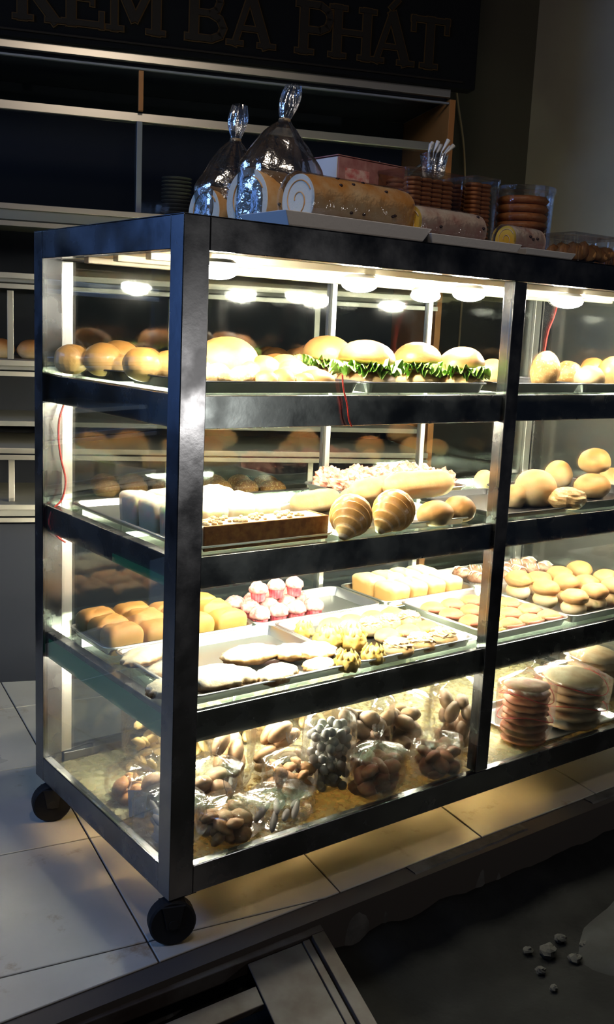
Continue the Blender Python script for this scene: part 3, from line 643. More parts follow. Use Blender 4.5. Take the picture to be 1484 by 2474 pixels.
def bag_film(w, d, h, knot, m, par, top=0.0, seed=None, kn=0.35, lean=0.0):
    s_ = seed or sd(); nu, nv = 44, 26
    def fn(u, v):
        a = u * 2 * PI; ex = .7
        c, s2 = math.cos(a), math.sin(a); c = math.copysign(abs(c) ** ex, c); s2 = math.copysign(abs(s2) ** ex, s2)
        if v < .5: t = v / .5; k = 0.55 + 0.45 * min(1, t * 3) ** .6 if t < .34 else 1.0; z = h * t * .8
        elif v < .8: t = (v - .5) / .3; k = 1 + (kn * .22 - 1) * (t * t * (3 - 2 * t)); z = h * (.8 + .2 * t * 1.3)
        else: t = (v - .8) / .2; k = .22 * kn * (1 + 1.6 * math.sin(t * 1.6)); z = h * 1.06 + top * t
        cr = 1 + (.06 if v < .5 else .16 if v < .8 else .25) * noise.noise(Vector((math.cos(a) * 3 + s_, math.sin(a) * 3, v * 6))) + .03 * math.sin(a * 13 + s_) * v
        return (c * w / 2 * k * cr + lean * max(0, v - .5) * 2 * .1, s2 * d / 2 * k * cr, max(0.0006, z + .004 * noise.noise(Vector((a, v * 9, s_)))))
    b = MB().grid(fn, nu, nv, True); b.add([fn(i / nu, 0) for i in range(nu)], [tuple(reversed(range(nu)))])
    return b.obj('plastic_bag', M[m], par, smooth=True)
PIECES = {}
def piece(kind):
    if kind in PIECES: return PIECES[kind]
    if kind == 'finger': me = (MB().ell((0, 0, 0), (.034, .0075, .0075), 10, 8), 'bun_grey')
    elif kind == 'roll': me = (MB().ell((0, 0, 0), (.040, .017, .017), 14, 9, fn=nfn(.08, 2, 3.3)), 'bun_brown')
    elif kind == 'ball': me = (MB().ell((0, 0, 0), (.0105, .0105, .0105), 10, 7), 'white_ball')
    elif kind == 'bun': me = (MB().ell((0, 0, 0), (.027, .027, .017), 16, 10, fn=nfn(.08, 2, 5.5)), 'bun_brown')
    elif kind == 'orange': me = (MB().ell((0, 0, 0), (.022, .018, .010), 12, 8, fn=nfn(.25, 2, 6.5)), 'cookie_o')
    elif kind == 'yellow': me = (MB().ell((0, 0, 0), (.020, .014, .006), 10, 7, fn=nfn(.3, 2, 7.5)), 'biscuit_y')
    elif kind == 'dark': me = (MB().ell((0, 0, 0), (.024, .020, .012), 12, 8, fn=nfn(.25, 2, 8.5)), 'red_cracker')
    o = me[0].obj({'ball': 'sweet_ball', 'finger': 'finger_biscuit', 'roll': 'bread_roll', 'bun': 'small_bun', 'orange': 'biscuit', 'yellow': 'biscuit', 'dark': 'cracker'}[kind], M[me[1]], smooth=True)
    PIECES[kind] = o; o['_free'] = 1; return o
def bag(kind, w, d, h, lab, group='bags of goods on the bottom level', n=16, tie=False, m='film', top=0.03, layered=False, rdz=None):
    t = empty('goods_bag', label=lab, cat='bag', group=group)
    bag_film(w, d, h, 0, m, t, top)
    if tie: MB().lathe([(w * .05, h * 1.04), (w * .062, h * 1.06), (w * .05, h * 1.08)], 12).obj('tie', M['red_wire'], t, smooth=True)
    p = piece(kind); rnd = random.Random(int(w * 1e4 + n + h * 1e4)); got = []; size = {'finger': .02, 'roll': .028, 'ball': .0098, 'bun': .025, 'orange': .017, 'yellow': .014, 'dark': .018}[kind]
    tries = 0
    while len(got) < n and tries < 6000:
        tries += 1; v = len(got) / n
        q = Vector((rnd.uniform(-1, 1), rnd.uniform(-1, 1), 0))
        if q.length > .93: continue
        zz = rnd.uniform(0, 1) ** 1.2
        c = Vector((q.x * (w / 2 - size * 1.1), q.y * (d / 2 - size * 1.1), size * .8 + zz * max(0.001, (h * .8 - size * 2))))
        if any((c - g_).length < size * 1.35 for g_ in got): continue
        got.append(c); cflag = p.get('_free'); o = p if cflag else p.copy()
        if cflag: del p['_free']
        else: col.objects.link(o)
        o.parent = t; o.location = c
        if kind == 'finger': o.rotation_euler = (rnd.uniform(-.2, .2), rnd.uniform(-.25, .25), (rdz if rdz is not None else 0) + rnd.uniform(-.25, .25))
        elif kind == 'roll': o.rotation_euler = (rnd.uniform(-.4, .4), rnd.uniform(-.5, .1), (rdz if rdz is not None else 0) + rnd.uniform(-.3, .3))
        else: o.rotation_euler = (rnd.uniform(-.8, .8), rnd.uniform(-.8, .8), rnd.uniform(0, 6))
    return t
def stack(n, r, th, h, pm, lab, group, pname, wave=.06, ties=True, sq=1.0, film_m='film'):
    t = empty('bagged_stack', label=lab, cat='bag', group=group)
    b = MB(); s_ = sd()
    def fn(d, u, v): return 1 + wave * noise.noise(d * 2.6 + Vector((s_, 0, 0))) + .02 * math.sin(u * 9)
    b.ell((0, 0, 0), (r, r * sq, th), 26, 8, fn=fn); rnd = random.Random(n)
    o0 = b.obj(pname, M[pm], t, smooth=True)
    for k in range(n):
        o = o0 if k == 0 else o0.copy()
        if k: col.objects.link(o); o.parent = t
        o.location = (rnd.uniform(-1, 1) * r * .05, rnd.uniform(-1, 1) * r * .05, .003 + th * .8 + k * (h - th) / n); o.rotation_euler = (rnd.uniform(-.05, .05), rnd.uniform(-.05, .05), rnd.uniform(0, 6))
    bag_film(r * 2.3, r * 2.3 * sq, h * 1.12, 0, film_m, t, .02)
    if ties:
        for k, (zz, q) in enumerate(((.45, 1.19), (.78, 1.15))):
            P = [(r * q * math.cos(a) * 1.0, r * q * sq * math.sin(a), h * zz + .012 * math.sin(a * 2 + k)) for a in [i * 2 * PI / 30 for i in range(31)]]
            MB().tube(P, .0014, 5, cap=False).obj('red_string', M['red_wire'], t, smooth=True)
    return t
def swiss(L, r, skin, cream, lab, group, raisins=8, film_=None, sleeve=True):
    t = empty('swiss_roll', label=lab, cat='cake', group=group)
    b = MB(); prof = []; s_ = sd()
    pts = [(x * L, 0, r) for x in [i / 14 for i in range(15)]]
    b.tube(pts, [r * (1 + .015 * noise.noise(Vector((i, s_, 0)))) * (.97 if i in (0, 14) else 1) for i in range(15)], 36, cap=False).obj('sponge', M[skin], t, smooth=True)
    for xx, sgn in ((0.0005, -1), (L - .0005, 1)):
        MB().tube([(xx, 0, r), (xx + sgn * .0012, 0, r)], [r * .965, r * .95], 36).obj('cut_face', M[cream], t)
    # spiral of sponge on the near cut face
    P = []
    for i in range(70):
        a = i * .13; rr = r * .18 + r * .62 * i / 69; P.append((-.0015, rr * math.cos(a), r + rr * math.sin(a)))
    MB().tube(P, r * .022, 5).obj('sponge_spiral', M[skin], t, smooth=True)
    rnd = random.Random(int(L * 1000)); 
    for k in range(raisins):
        a = rnd.uniform(-.1, 2.2) + PI / 2 - .3; x = rnd.uniform(.1, .95) * L
        MB().ell((x, r * math.cos(a), r + r * math.sin(a)), (.004, .004, .003), 8, 6).obj('raisin', M['raisin'], t, smooth=True)
    if film_: 
        def fn(u, v): a = u * 2 * PI; rr = r * 1.05 * (1 + .03 * noise.noise(Vector((math.cos(a) * 3, math.sin(a) * 3, v * 9 + s_)))); return (v * L * 1.04 - .01, rr * math.cos(a), max(.0005, r + rr * math.sin(a)))
        MB().grid(fn, 32, 16, True).obj('wrapper', M[film_], t, smooth=True)
    return t

# ================================================================ placed goods
for _k in ('finger', 'roll', 'ball', 'bun', 'orange', 'yellow', 'dark'): pass
C4 = ['leftmost', 'second from left', 'third from left', 'rightmost']; ROW = ['front row', 'second row', 'back row']
C6 = ['leftmost', 'second from left', 'third from left', 'third from right', 'second from right', 'rightmost']
# ---- shelf 1 (top level)
tray(0.05, 0.32, 0.34, 0.535, Z1 + .001, 'tray_dark', 'dark baking tray at the back left of the top level under a pull apart loaf')
tray(0.062, 0.432, 0.045, 0.325, Z1 + .001, 'tray_dark', 'dark baking tray in the front left corner of the top level under twisted breads')
tray(0.445, 0.785, 0.045, 0.33, Z1 + .001, 'tray_dark', 'dark baking tray holding the lettuce burgers on the top level')
tray(0.835, 1.105, 0.045, 0.33, Z1 + .001, 'tray_dark', 'dark baking tray of seeded buns just right of the middle post on the top level')
tray(1.115, 1.49, 0.045, 0.33, Z1 + .001, 'tray_dark', 'dark baking tray at the far right of the top level')
TZ = Z1 + .003
G1 = 'breads on the top level'
def T1(o, lab, cat='bread', grp=G1): return tag(o, lab, cat, grp)
T1(put(f_lobes('pull_apart_loaf', [(-.075, .03, .034, .036, 1), (-.03, -.02, .037, .04, .9), (.03, .03, .040, .042, 1.1), (.075, .0, .034, .036, 1), (.0, -.05, .026, .028, 1), (.05, -.045, .028, .03, 1), (.0, .05, .036, .038, 1)], 'glazed'), 0.0897, 0.4300, TZ), 'glossy golden pull apart loaf of round lobes nearest the left glass on the top level')
T1(put(f_lobes('pull_apart_loaf', [(-.04, .01, .036, .038, 1), (.015, .0, .034, .036, 1), (.055, .04, .034, .036, 1), (.06, -.02, .03, .032, 1)], 'glazed'), 0.1041, 0.2450, TZ), 'golden pull apart loaf half hidden behind the near corner post on the top level')
T1(put(f_bun(.135, .12, .095, 'bun_pale'), 0.2615, 0.2700, TZ), 'tallest round pale bun just right of the near corner post on the top level')
T1(put(f_lobes('twisted_bread', [(-.05, 0, .022, .026, 1), (-.01, .01, .024, .028, .8), (.03, -.01, .022, .026, 1), (.062, .005, .017, .02, 1)], 'crumb'), 0.1602, 0.1150, TZ, .1), 'knobbly twisted bread at the front edge of the top level beside the near post')
T1(put(f_lobes('twisted_bread', [(-.05, 0, .026, .03, 1), (-.005, .01, .03, .036, .8), (.045, -.01, .026, .032, 1)], 'bun_pale'), 0.3242, 0.2150, TZ, -.2), 'pale twisted bread behind the flat nut topped breads on the top level')
T1(put(f_bun(.085, .08, .062, 'bun_pale'), 0.4103, 0.2750, TZ), 'small pale bun behind the twisted bread, left of the first burger')
T1(put(f_lobes('nut_topped_bread', [(-.045, 0, .017, .024, 1.1), (0, .01, .018, .026, .9), (.045, 0, .016, .022, 1)], 'bun'), 0.2770, 0.0900, TZ, .0), 'flat bread roll with brown topping at the front, just left of the red wire')
T1(put(f_lobes('nut_topped_bread', [(-.035, 0, .02, .026, 1.1), (0.005, .01, .024, .03, .9), (.04, 0, .02, .026, 1)], 'crumb'), 0.3851, 0.1900, TZ, .3), 'nut topped bread roll standing behind the flat front roll on the top level')
tag(put(f_bun(.075, .07, .04, 'bun'), 0.3581, 0.1000, TZ), 'low brown bun at the right front corner of the twisted bread tray', 'bread', G1)
put(f_burger(.122, .098, 'burger bun with lettuce standing farthest left and behind the others'), 0.5505, 0.3100, TZ, .2)
put(f_burger(.128, .094, 'largest lettuce burger at the front of the burger tray, second from left'), 0.5261, 0.1500, TZ, 1.2)
put(f_burger(.116, .094, 'lettuce burger in the middle of the row, with pale round top'), 0.7145, 0.2000, TZ, 2.2)
put(f_burger(.112, .088, 'lettuce burger nearest the middle post with lettuce spilling to the right'), 0.7912, 0.1400, TZ, 3.4)
T1(put(f_bun(.085, .085, .066, 'bun'), 0.9795, 0.2200, TZ), 'plain golden bun touching the middle post behind the last burger')
T1(put(f_bun(.085, .07, .088, 'bun_seed'), 1.0830, 0.1500, TZ + .004, .3, 0, .30), 'tall seeded bun leaning right beside the middle post')
T1(put(f_bun(.09, .08, .066, 'bun_seed'), 1.2638, 0.2200, TZ, .3), 'low seeded bun second to the right of the middle post')
T1(put(f_bun(.08, .075, .075, 'bun'), 1.4443, 0.2800, TZ, .3), 'golden bun third to the right of the middle post, standing back')
T1(put(f_bun(.085, .075, .082, 'glazed'), 1.4194, 0.2000, TZ, .3), 'glossy golden bun cut by the right edge of the picture on the top level')
T1(put(f_bun(.08, .075, .06, 'bun_pale'), 1.2225, 0.1200, TZ, .3), 'pale bun at the front of the far right tray on the top level')
for k, x in enumerate((.50, .60, .92, 1.0)):
    T1(put(f_bun(.085, .08, .06, 'bun'), x, .44, TZ - .002, k), 'golden bun in the back row of the top level, ' + C4[k], grp='back row of golden buns on the top level')

# ---- shelf 2
TZ = Z2 + .003
tray(0.045, 0.366, 0.027, 0.53, Z2 + .001, 'tray', 'large tray of white sponge cakes at the left of the second level', h=.012)
tray(0.378, 0.742, 0.027, 0.31, Z2 + .001, 'tray', 'aluminium tray of striped rolls and long bread on the second level', h=.015)
tray(0.66, 1.04, 0.325, 0.53, Z2 + .001, 'tray', 'aluminium tray of red topped breads at the back of the second level')
tray(0.835, 1.095, 0.028, 0.315, Z2 + .001, 'tray_dark', 'tray of crumb topped buns right of the middle post on the second level', h=.012)
tray(1.105, 1.45, 0.028, 0.33, Z2 + .001, 'tray_dark', 'dark tray at the far right of the second level')
for i in range(4):
    for j in range(3):
        h = .062
        o = put(f_block('sponge_cake', .056, .078, h, 'sponge', .2), .095 + i * .0605, .155 + j * .083, TZ)
        tag(o, 'white square sponge piece of the left cake block, ' + ROW[j] + ', ' + C4[i], 'cake', 'white sponge pieces on the second level')
lg = empty('crusted_cake_log', (0.0, 0, 0), 0, 'long cake with dark brown crust side and crumbs on top at the front glass', 'cake', 'white sponge pieces on the second level')
MB().box(.072, .347, .036, .098, TZ, TZ + .044).obj('sponge', M['cream'], lg, bevel=.003)
MB().box(.073, .350, .0305, .0358, TZ, TZ + .046).obj('crust_side', M['crust'], lg, bevel=.0015)
MB().box(.3475, .352, .036, .098, TZ, TZ + .045).obj('crust_end', M['crust'], lg, bevel=.0015)
b = MB(); random.seed(4)
for k in range(60):
    x = .082 + random.random() ** 1.3 * .22; y = .042 + random.random() * .048; s_ = random.uniform(.004, .008)
    b.ell((x, y, TZ + .046), (s_, s_, s_ * .8), 6, 4)
tag(b.obj('crumb_topping', M['floss'], lg, smooth=True), kind='stuff')
for k, (x, y, a, b_, h) in enumerate([(.350, .165, .06, .07, .028), (.345, .25, .06, .08, .03)]):
    tag(put(f_block('flat_cake', a, b_, h, 'cream', .15), x - .015, y, TZ), 'low flat white cake behind the crusted log, ' + ('nearer the front' if k == 0 else 'farther back'), 'cake', 'flat white cakes')
random.seed(9)
for j in range(3):
    for i in range(4):
        o = put(f_lump(.090, .066, .062, 'pink_bread', 'red_topped_bread', 4.5, .4), .715 + i * .089, .365 + j * .062, TZ, random.uniform(-.3, .3))
        tag(o, 'flat bread with rough red topping, ' + ROW[j] + ', ' + C4[i], 'bread', 'red topped breads')
G2 = 'breads on the second level'
def T2(o, lab, cat='bread', grp=G2): return tag(o, lab, cat, grp)
T2(put(f_croissant(.13, .086), 0.3928, 0.0152, TZ, .9), 'striped curled roll at the left front of the tray beside the crusted cake')
T2(put(f_croissant(.135, .088), 0.5061, 0.0191, TZ, .65), 'striped curled roll in the middle of the tray, under the long bread')
T2(put(f_bun(.095, .07, .052, 'bun'), 0.6498, 0.0459, TZ, .2), 'plain golden bread right of the striped rolls, under the long bread')
T2(put(f_bun(.075, .07, .055, 'bun'), 0.7347, 0.0589, TZ), 'plain golden bread at the right end of the striped roll tray')
T2(put(f_roll('baguette', .20, .031, 'bun_pale'), 0.6918, 0.1450, TZ + .040, .0), 'long pale bread roll lying on top of the striped rolls')
T2(put(f_roll('baguette', .18, .028, 'bun_pale'), 0.6124, 0.2000, TZ + .028, .3), 'pale long roll lying behind the striped rolls')
T2(put(f_roll('baguette', .15, .026, 'bun_pale'), .50, .265, TZ, .2), 'pale roll on the tray floor behind the first striped roll')
T2(put(f_roll('baguette', .15, .026, 'bun_pale'), .65, .265, TZ, -.1), 'pale roll on the tray floor behind the plain golden breads')
T2(put(f_bun(.06, .055, .05, 'bun_pale'), 1.1366, 0.3600, TZ), 'small round bun just left of the middle post on the second level')
T2(put(f_lump(.11, .08, .055, 'crumb', 'crumb_bread', 3, .12), 1.0968, 0.0559, TZ, .1), 'crumb topped bread at the front of the tray right of the middle post')
T2(put(f_bun(.11, .10, .088, 'bun_pale'), 1.0589, 0.1233, TZ), 'biggest pale bun right of the middle post on the second level')
T2(put(f_bun(.055, .05, .055, 'bun_pale'), 0.9935, 0.1279, TZ), 'small pale bun touching the middle post on the second level')
T2(put(f_bun(.08, .075, .075, 'bun_pale'), 1.3640, 0.3000, TZ), 'pale bun standing behind the crumb topped bread')
T2(put(f_bun(.10, .09, .062, 'bun'), 1.3149, 0.1500, TZ), 'browned bun right of the crumb topped bread')
T2(put(f_bun(.088, .085, .062, 'bun'), 1.4009, 0.2100, TZ + .055, .2, .0, -.2), 'golden bun stacked highest on the right bay of the second level')
T2(put(f_bun(.08, .08, .055, 'bun_pale'), 1.5290, 0.2400, TZ), 'pale bun cut by the right edge of the picture on the second level')

# ---- shelf 3
TZ = Z3 + .003
tray(0.043, 0.405, 0.345, 0.535, Z3 + .001, 'tray', 'aluminium tray of small brown loaves at the back left of the third level')
tray(0.413, 0.785, 0.345, 0.535, Z3 + .001, 'tray', 'aluminium tray with pink cup cakes and an empty right half on the third level')
tray(0.052, 0.438, 0.028, 0.335, Z3 + .001, 'tray', 'aluminium tray of flaky oval pastries in the front left corner of the third level')
tray(0.446, 0.787, 0.028, 0.335, Z3 + .001, 'tray', 'aluminium tray of yellow puffs and floss breads left of the middle post')
tray(0.800, 1.120, 0.345, 0.535, Z3 + .001, 'tray', 'aluminium tray of pull apart square bread at the back of the third level')
tray(0.832, 1.118, 0.028, 0.335, Z3 + .001, 'tray', 'aluminium tray of filled rolls right of the middle post on the third level')
tray(1.128, 1.50, 0.028, 0.335, Z3 + .001, 'tray', 'aluminium tray of round cream puffs at the right of the third level')
tray(1.128, 1.50, 0.345, 0.535, Z3 + .001, 'tray', 'aluminium tray of chocolate topped muffins at the back right of the third level')
random.seed(5)
for i in range(4):
    for j in range(3):
        o = put(f_block('small_loaf', .083, .058, .056 + random.uniform(-.005, .005), 'loaf_side', .45), .092 + i * .0865, .378 + j * .0605, TZ, random.uniform(-.05, .05))
        tag(o, 'small brown domed loaf on the third level, ' + ROW[j] + ', ' + C4[i], 'bread', 'small brown loaves on the third level')
pm = [(.440 + i * .052 + (.01 if j % 2 else 0), .377 + j * .052) for j in range(3) for i in range(4)]
for k, (x, y) in enumerate(pm):
    put(f_muffin(.050, .048, 'pink_cup', 'pink_top', 'pink cup cake with speckled pale top, ' + ROW[k // 4] + ', ' + C4[k % 4], 'pink cup cakes', cat='cake'), x, y, TZ, k)
for k, (x, y) in enumerate([(.47, .43), (.525, .435), (.575, .43)]):
    put(f_muffin(.046, .044, 'pink_cup', 'pink_top', 'pink cup cake stacked on top of the cluster, ' + ['left', 'middle', 'right'][k], 'pink cup cakes', cat='cake'), x, y, TZ + .046, k)
T3 = lambda o, lab, cat='pastry', grp='flaky pastries on the third level': tag(o, lab, cat, grp)
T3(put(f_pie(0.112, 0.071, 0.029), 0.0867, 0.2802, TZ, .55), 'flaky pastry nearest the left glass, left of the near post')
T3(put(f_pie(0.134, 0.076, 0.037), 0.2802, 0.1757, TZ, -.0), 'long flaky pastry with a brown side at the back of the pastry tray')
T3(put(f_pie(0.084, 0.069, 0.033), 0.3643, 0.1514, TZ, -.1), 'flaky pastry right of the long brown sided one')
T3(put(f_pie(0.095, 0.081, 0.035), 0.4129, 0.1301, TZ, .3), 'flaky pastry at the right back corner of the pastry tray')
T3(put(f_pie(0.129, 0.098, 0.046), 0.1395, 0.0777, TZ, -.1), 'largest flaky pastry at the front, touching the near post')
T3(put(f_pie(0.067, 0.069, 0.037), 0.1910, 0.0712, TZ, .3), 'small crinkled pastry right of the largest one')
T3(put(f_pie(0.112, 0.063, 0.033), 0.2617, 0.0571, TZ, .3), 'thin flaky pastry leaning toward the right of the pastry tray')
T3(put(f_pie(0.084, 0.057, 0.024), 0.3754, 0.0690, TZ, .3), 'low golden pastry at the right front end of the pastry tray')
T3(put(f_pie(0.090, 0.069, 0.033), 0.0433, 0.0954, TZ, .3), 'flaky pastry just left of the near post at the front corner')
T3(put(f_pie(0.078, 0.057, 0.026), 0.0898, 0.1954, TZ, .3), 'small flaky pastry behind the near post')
T4 = lambda o, lab, cat='bread', grp='filled breads on the third level': tag(o, lab, cat, grp)
gy = 'yellow ruffled puffs'
T4(put(f_spiky(.068, .06), 0.4702, 0.1638, TZ), 'yellow ruffled puff at the back left of the puff group', 'pastry', gy)
T4(put(f_spiky(.066, .062), 0.5158, 0.1314, TZ), 'tallest yellow ruffled puff, at the back right of the puff group', 'pastry', gy)
T4(put(f_spiky(.06, .045), 0.4234, 0.0378, TZ), 'yellow ruffled puff at the front left, beside the pastry tray', 'pastry', gy)
T4(put(f_spiky(.06, .044), 0.4992, 0.0469, TZ), 'yellow ruffled puff at the front right of the puff group', 'pastry', gy)
T4(put(f_spiky(.05, .04), 0.4802, 0.2595, TZ), 'small yellow puff farthest back left of the puff group', 'pastry', gy)
T4(put(f_floss(.062, .075, .042), 0.5780, 0.0569, TZ, .1), 'floss topped bread just right of the front yellow puff')
T4(put(f_floss(.06, .075, .042), 0.6487, 0.0609, TZ, .1), 'floss topped bread second from the yellow puffs in the front row')
T4(put(f_floss(.06, .075, .042), 0.7183, 0.0649, TZ, .1), 'floss topped bread third from the yellow puffs in the front row')
R4 = ['front row', 'second row', 'third row', 'back row']; random.seed(21)
for j in range(3):
    for i in range(4):
        if i == 0 and j == 0: continue
        x, y = .560 + i * .0605 + random.uniform(-.003, .003), .138 + j * .062
        o = f_filled(.064, .052, .042, 'yellow_fill' if (i + j) % 2 else 'ham') if j != 1 else f_floss(.058, .058, .044)
        T4(put(o, x, y, TZ, random.uniform(-.3, .3)), ('floss topped bread' if j == 1 else 'pale filled roll') + ' left of the middle post, ' + R4[j + 1] + ', ' + C4[i])
for j in range(4):
    for i in range(4):
        T4(put(f_filled(.064, .052, .040, 'ham' if (i * 3 + j) % 4 else 'yellow_fill'), .872 + i * .069, .064 + j * .064, TZ, random.uniform(-.25, .25)), 'filled roll on the tray right of the middle post, ' + R4[j] + ', ' + C4[i])
for i in range(4):
    for j in range(2):
        o = put(f_block('pull_apart_bread', .062, .088, .052, 'pull', .28), .862 + i * .0632, .395 + j * .0895, TZ)
        tag(o, ('square piece of the pull apart bread block, front row, ' if j == 0 else 'square piece of the pull apart bread block, back row, ') + ['leftmost', 'second from left', 'third from left', 'rightmost'][i], 'bread', 'pull apart bread block')
for j in range(3):
    for i in range(4):
        tag(put(f_puff2(.070, .068 + .006 * ((i + j) % 3)), 1.190 + i * .083 - j * .006, .078 + j * .086, TZ, i + j), 'two tiered pale cream puff in the right bay, ' + ROW[j] + ', ' + C4[i], 'pastry', 'cream puffs in the right bay')
for j in range(2):
    for i in range(6):
        put(f_muffin(.052, .046, 'paper_cup', 'choc', 'chocolate topped muffin with white drizzle, ' + ('front row, ' if j == 0 else 'back row, ') + C6[i], 'chocolate muffins', True), 1.165 + i * .056, .385 + j * .06, TZ, i)
for i in range(3):
    put(f_muffin(.052, .046, 'paper_cup', 'choc', 'chocolate topped muffin standing left of the middle post behind the square bread', 'chocolate muffins', True), 1.06 + i * .0 + .0, .40 + i * .055, TZ + .0, i) if i < 0 else None

# ---- bottom level
BZ = 0.0362
GB = 'bags of goods on the bottom level'
BAGS = []
def B(t, x, y, z=None, rz=0.0, rx=0.0, ry=0.0):
    f = [c for c in t.children if c.name.startswith('plastic_bag')][0]; d = f.data.vertices; w_ = max(abs(v.co.x) for v in d); h_ = max(abs(v.co.y) for v in d)
    BAGS.append((t, (w_ + h_) / 2 * .92)); return put(t, x, y, BZ if z is None else z, rz, rx, ry)
B(bag('finger', .15, .12, .075, 'clear bag of grey finger biscuits lying alone at the front glass', n=26, rdz=.5), 0.2805, 0.0663, rz=.3)
B(bag('orange', .13, .12, .085, 'bag of reddish grey sweets at the front just right of the near post', n=20), 0.1702, 0.1024, rz=.3)
B(bag('bun', .12, .12, .115, 'bag with a smooth greyish bun beside the near post, behind the front bags', n=10), 0.2269, 0.2087, rz=.6)
B(bag('roll', .15, .11, .18, 'tall slanting bag of brown rolls right of the near post', n=12), 0.3069, 0.2603, rz=.9)
B(bag('roll', .14, .12, .18, 'bag of folded brown rolls with bright glints, left of the white sweets', n=12, ), 0.3991, 0.2501, rz=.2)
B(bag('orange', .12, .10, .11, 'low bag of orange pieces in front of the brown rolls', n=16), 0.3880, 0.1418, rz=.2)
B(bag('ball', .12, .10, .19, 'bag of white round sweets like a bunch of grapes', n=110), 0.4650, 0.1387, rz=.2)
B(bag('dark', .13, .11, .12, 'bag of dark crackers in front of the white sweets and the bun bag', n=20), 0.5359, 0.0897, rz=.2)
B(bag('bun', .15, .13, .20, 'tall pointed bag of small buns right of the white sweets', n=18), 0.6219, 0.1761, rz=.5)
B(bag('bun', .16, .13, .17, 'bag of pale brown buns in the middle of the left bay', n=18), 0.7525, 0.1485, rz=.5)
B(bag('roll', .14, .13, .19, 'bag of buns touching the middle post on its left', n=14), 0.8719, 0.1575, rz=.8)
B(bag('dark', .13, .12, .10, 'low bag of dark crackers left of the middle post', n=18), 0.7561, 0.0632, rz=.8)
B(bag('finger', .13, .13, .11, 'bag of grey ribbed biscuits left of the near post', n=26, rdz=1.2), .092, .115, rz=.1)
B(bag('bun', .10, .12, .14, 'shiny clear bag behind the near post with grey buns', n=8), .115, .235, rz=.1)
B(bag('orange', .10, .10, .07, 'small bag of orange biscuits near the left glass', n=12), .095, .335, rz=.1)
B(bag('yellow', .13, .11, .19, 'bag of yellow biscuits far back under the light tube', n=26), .205, .45, rz=.1)
B(bag('yellow', .16, .12, .215, 'bag of pale biscuits behind, brightly lit by the tube', n=60), .35, .46, rz=.1)
B(bag('yellow', .16, .12, .22, 'back bag of pale biscuits behind the slanting rolls', n=60), .52, .46, rz=.1)
B(bag('yellow', .16, .12, .22, 'back bag of pale biscuits behind the white sweets', n=60), .69, .46, rz=.1)
wc = empty('biscuit_carton', (0.066, .165, BZ), .1, 'small white carton of orange biscuits standing by the left glass', 'carton')
wc.location = (.075, .262, BZ)
MB().lathe([(.022, 0), (.026, .06)], 4, cap=False).obj('carton_body', M['foam'], wc)
MB().ell((0, 0, .05), (.019, .019, .014), 14, 8, fn=nfn(.3, 3, 2)).obj('biscuit', M['cookie_o'], wc, smooth=True)
B(stack(9, .058, .0085, .165, 'red_cracker', 'tall bag of stacked red brown crackers tied with red string, right of the middle post', GB, 'cracker', .12), 1.0628, 0.0968)
tray(1.06, 1.40, 0.05, 0.30, BZ, 'tray', 'tray under the stack of flat cakes on the bottom level', h=.012)
B(stack(6, .078, .013, .150, 'tan_cake', 'bag of stacked flat tan cakes on a tray in the right bay', GB, 'flat_cake', .08), 1.2505, 0.0750, z=BZ + .004)
B(stack(6, .075, .013, .150, 'tan_cake', 'second bag of stacked flat cakes at the right edge of the picture', GB, 'flat_cake', .08, ties=False), 1.46, .20, z=BZ + .004)

for it in range(60):      # settle the bags against one another and inside the glass
    for i in range(len(BAGS)):
        a, ra = BAGS[i]; x_, y_ = a.location.x, a.location.y
        for j in range(i + 1, len(BAGS)):
            b2, rb = BAGS[j]; dx, dy = b2.location.x - a.location.x, b2.location.y - a.location.y; dd = math.hypot(dx, dy) + 1e-6; ov = (ra + rb) * .96 - dd
            if ov > 0:
                k = .25 * ov / dd; a.location.x -= dx * k; a.location.y -= dy * k; b2.location.x += dx * k; b2.location.y += dy * k
        lo, hi = (.012 + ra, 0.775 - ra * .6) if a.location.x < .80 else (.84 + ra * .6, 1.60 - ra)
        a.location.x = min(hi, max(lo, a.location.x)); a.location.y = min(.56 - ra, max(.018 + ra, a.location.y))
# ---- on top of the case
TZ = HT + .0008
GT = 'rolls and boxes on top of the case'
def FT(x0, x1, y0, y1, lab, h=.018):
    t = empty('foam_tray', ((x0 + x1) / 2, (y0 + y1) / 2, TZ), 0, lab, 'tray'); a, b = (x1 - x0) / 2, (y1 - y0) / 2
    MB().add([(-a*.9,-b*.85,0),(a*.9,-b*.85,0),(a*.9,b*.85,0),(-a*.9,b*.85,0),(-a,-b,h),(a,-b,h),(a,b,h),(-a,b,h),(-a+.006,-b+.006,h),(a-.006,-b+.006,h),(a-.006,b-.006,h),(-a+.006,b-.006,h),(-a*.88,-b*.8,.003),(a*.88,-b*.8,.003),(a*.88,b*.8,.003),(-a*.88,b*.8,.003)],
      [(3,2,1,0),(0,1,5,4),(1,2,6,5),(2,3,7,6),(3,0,4,7),(4,5,9,8),(5,6,10,9),(6,7,11,10),(7,4,8,11),(8,9,13,12),(9,10,14,13),(10,11,15,14),(11,8,12,15),(12,13,14,15)]).obj('foam', M['foam'], t, bevel=.0015)
    return t
FT(0.2232, 0.5775, .035, .185, 'white foam tray under the large swiss roll', .03)
put(swiss(.262, .049, 'roll_skin', 'cream', 'largest swiss roll, golden with raisins and a cream cut end, on a white foam tray', GT, 12, 'film'), 0.3003, .105, TZ + .0095, .05)
FT(0.5704, 0.8373, .03, .14, 'white foam tray under the pale marbled swiss roll', .022)
put(swiss(.19, .036, 'roll_pale', 'yellow_sponge', 'pale marbled swiss roll with a yellow cut end right of the largest roll', GT, 6, 'film'), 0.5612, .085, TZ + .006, .03)
FT(0.8504, 1.0160, .03, .14, 'white foam tray under the small end roll', .018)
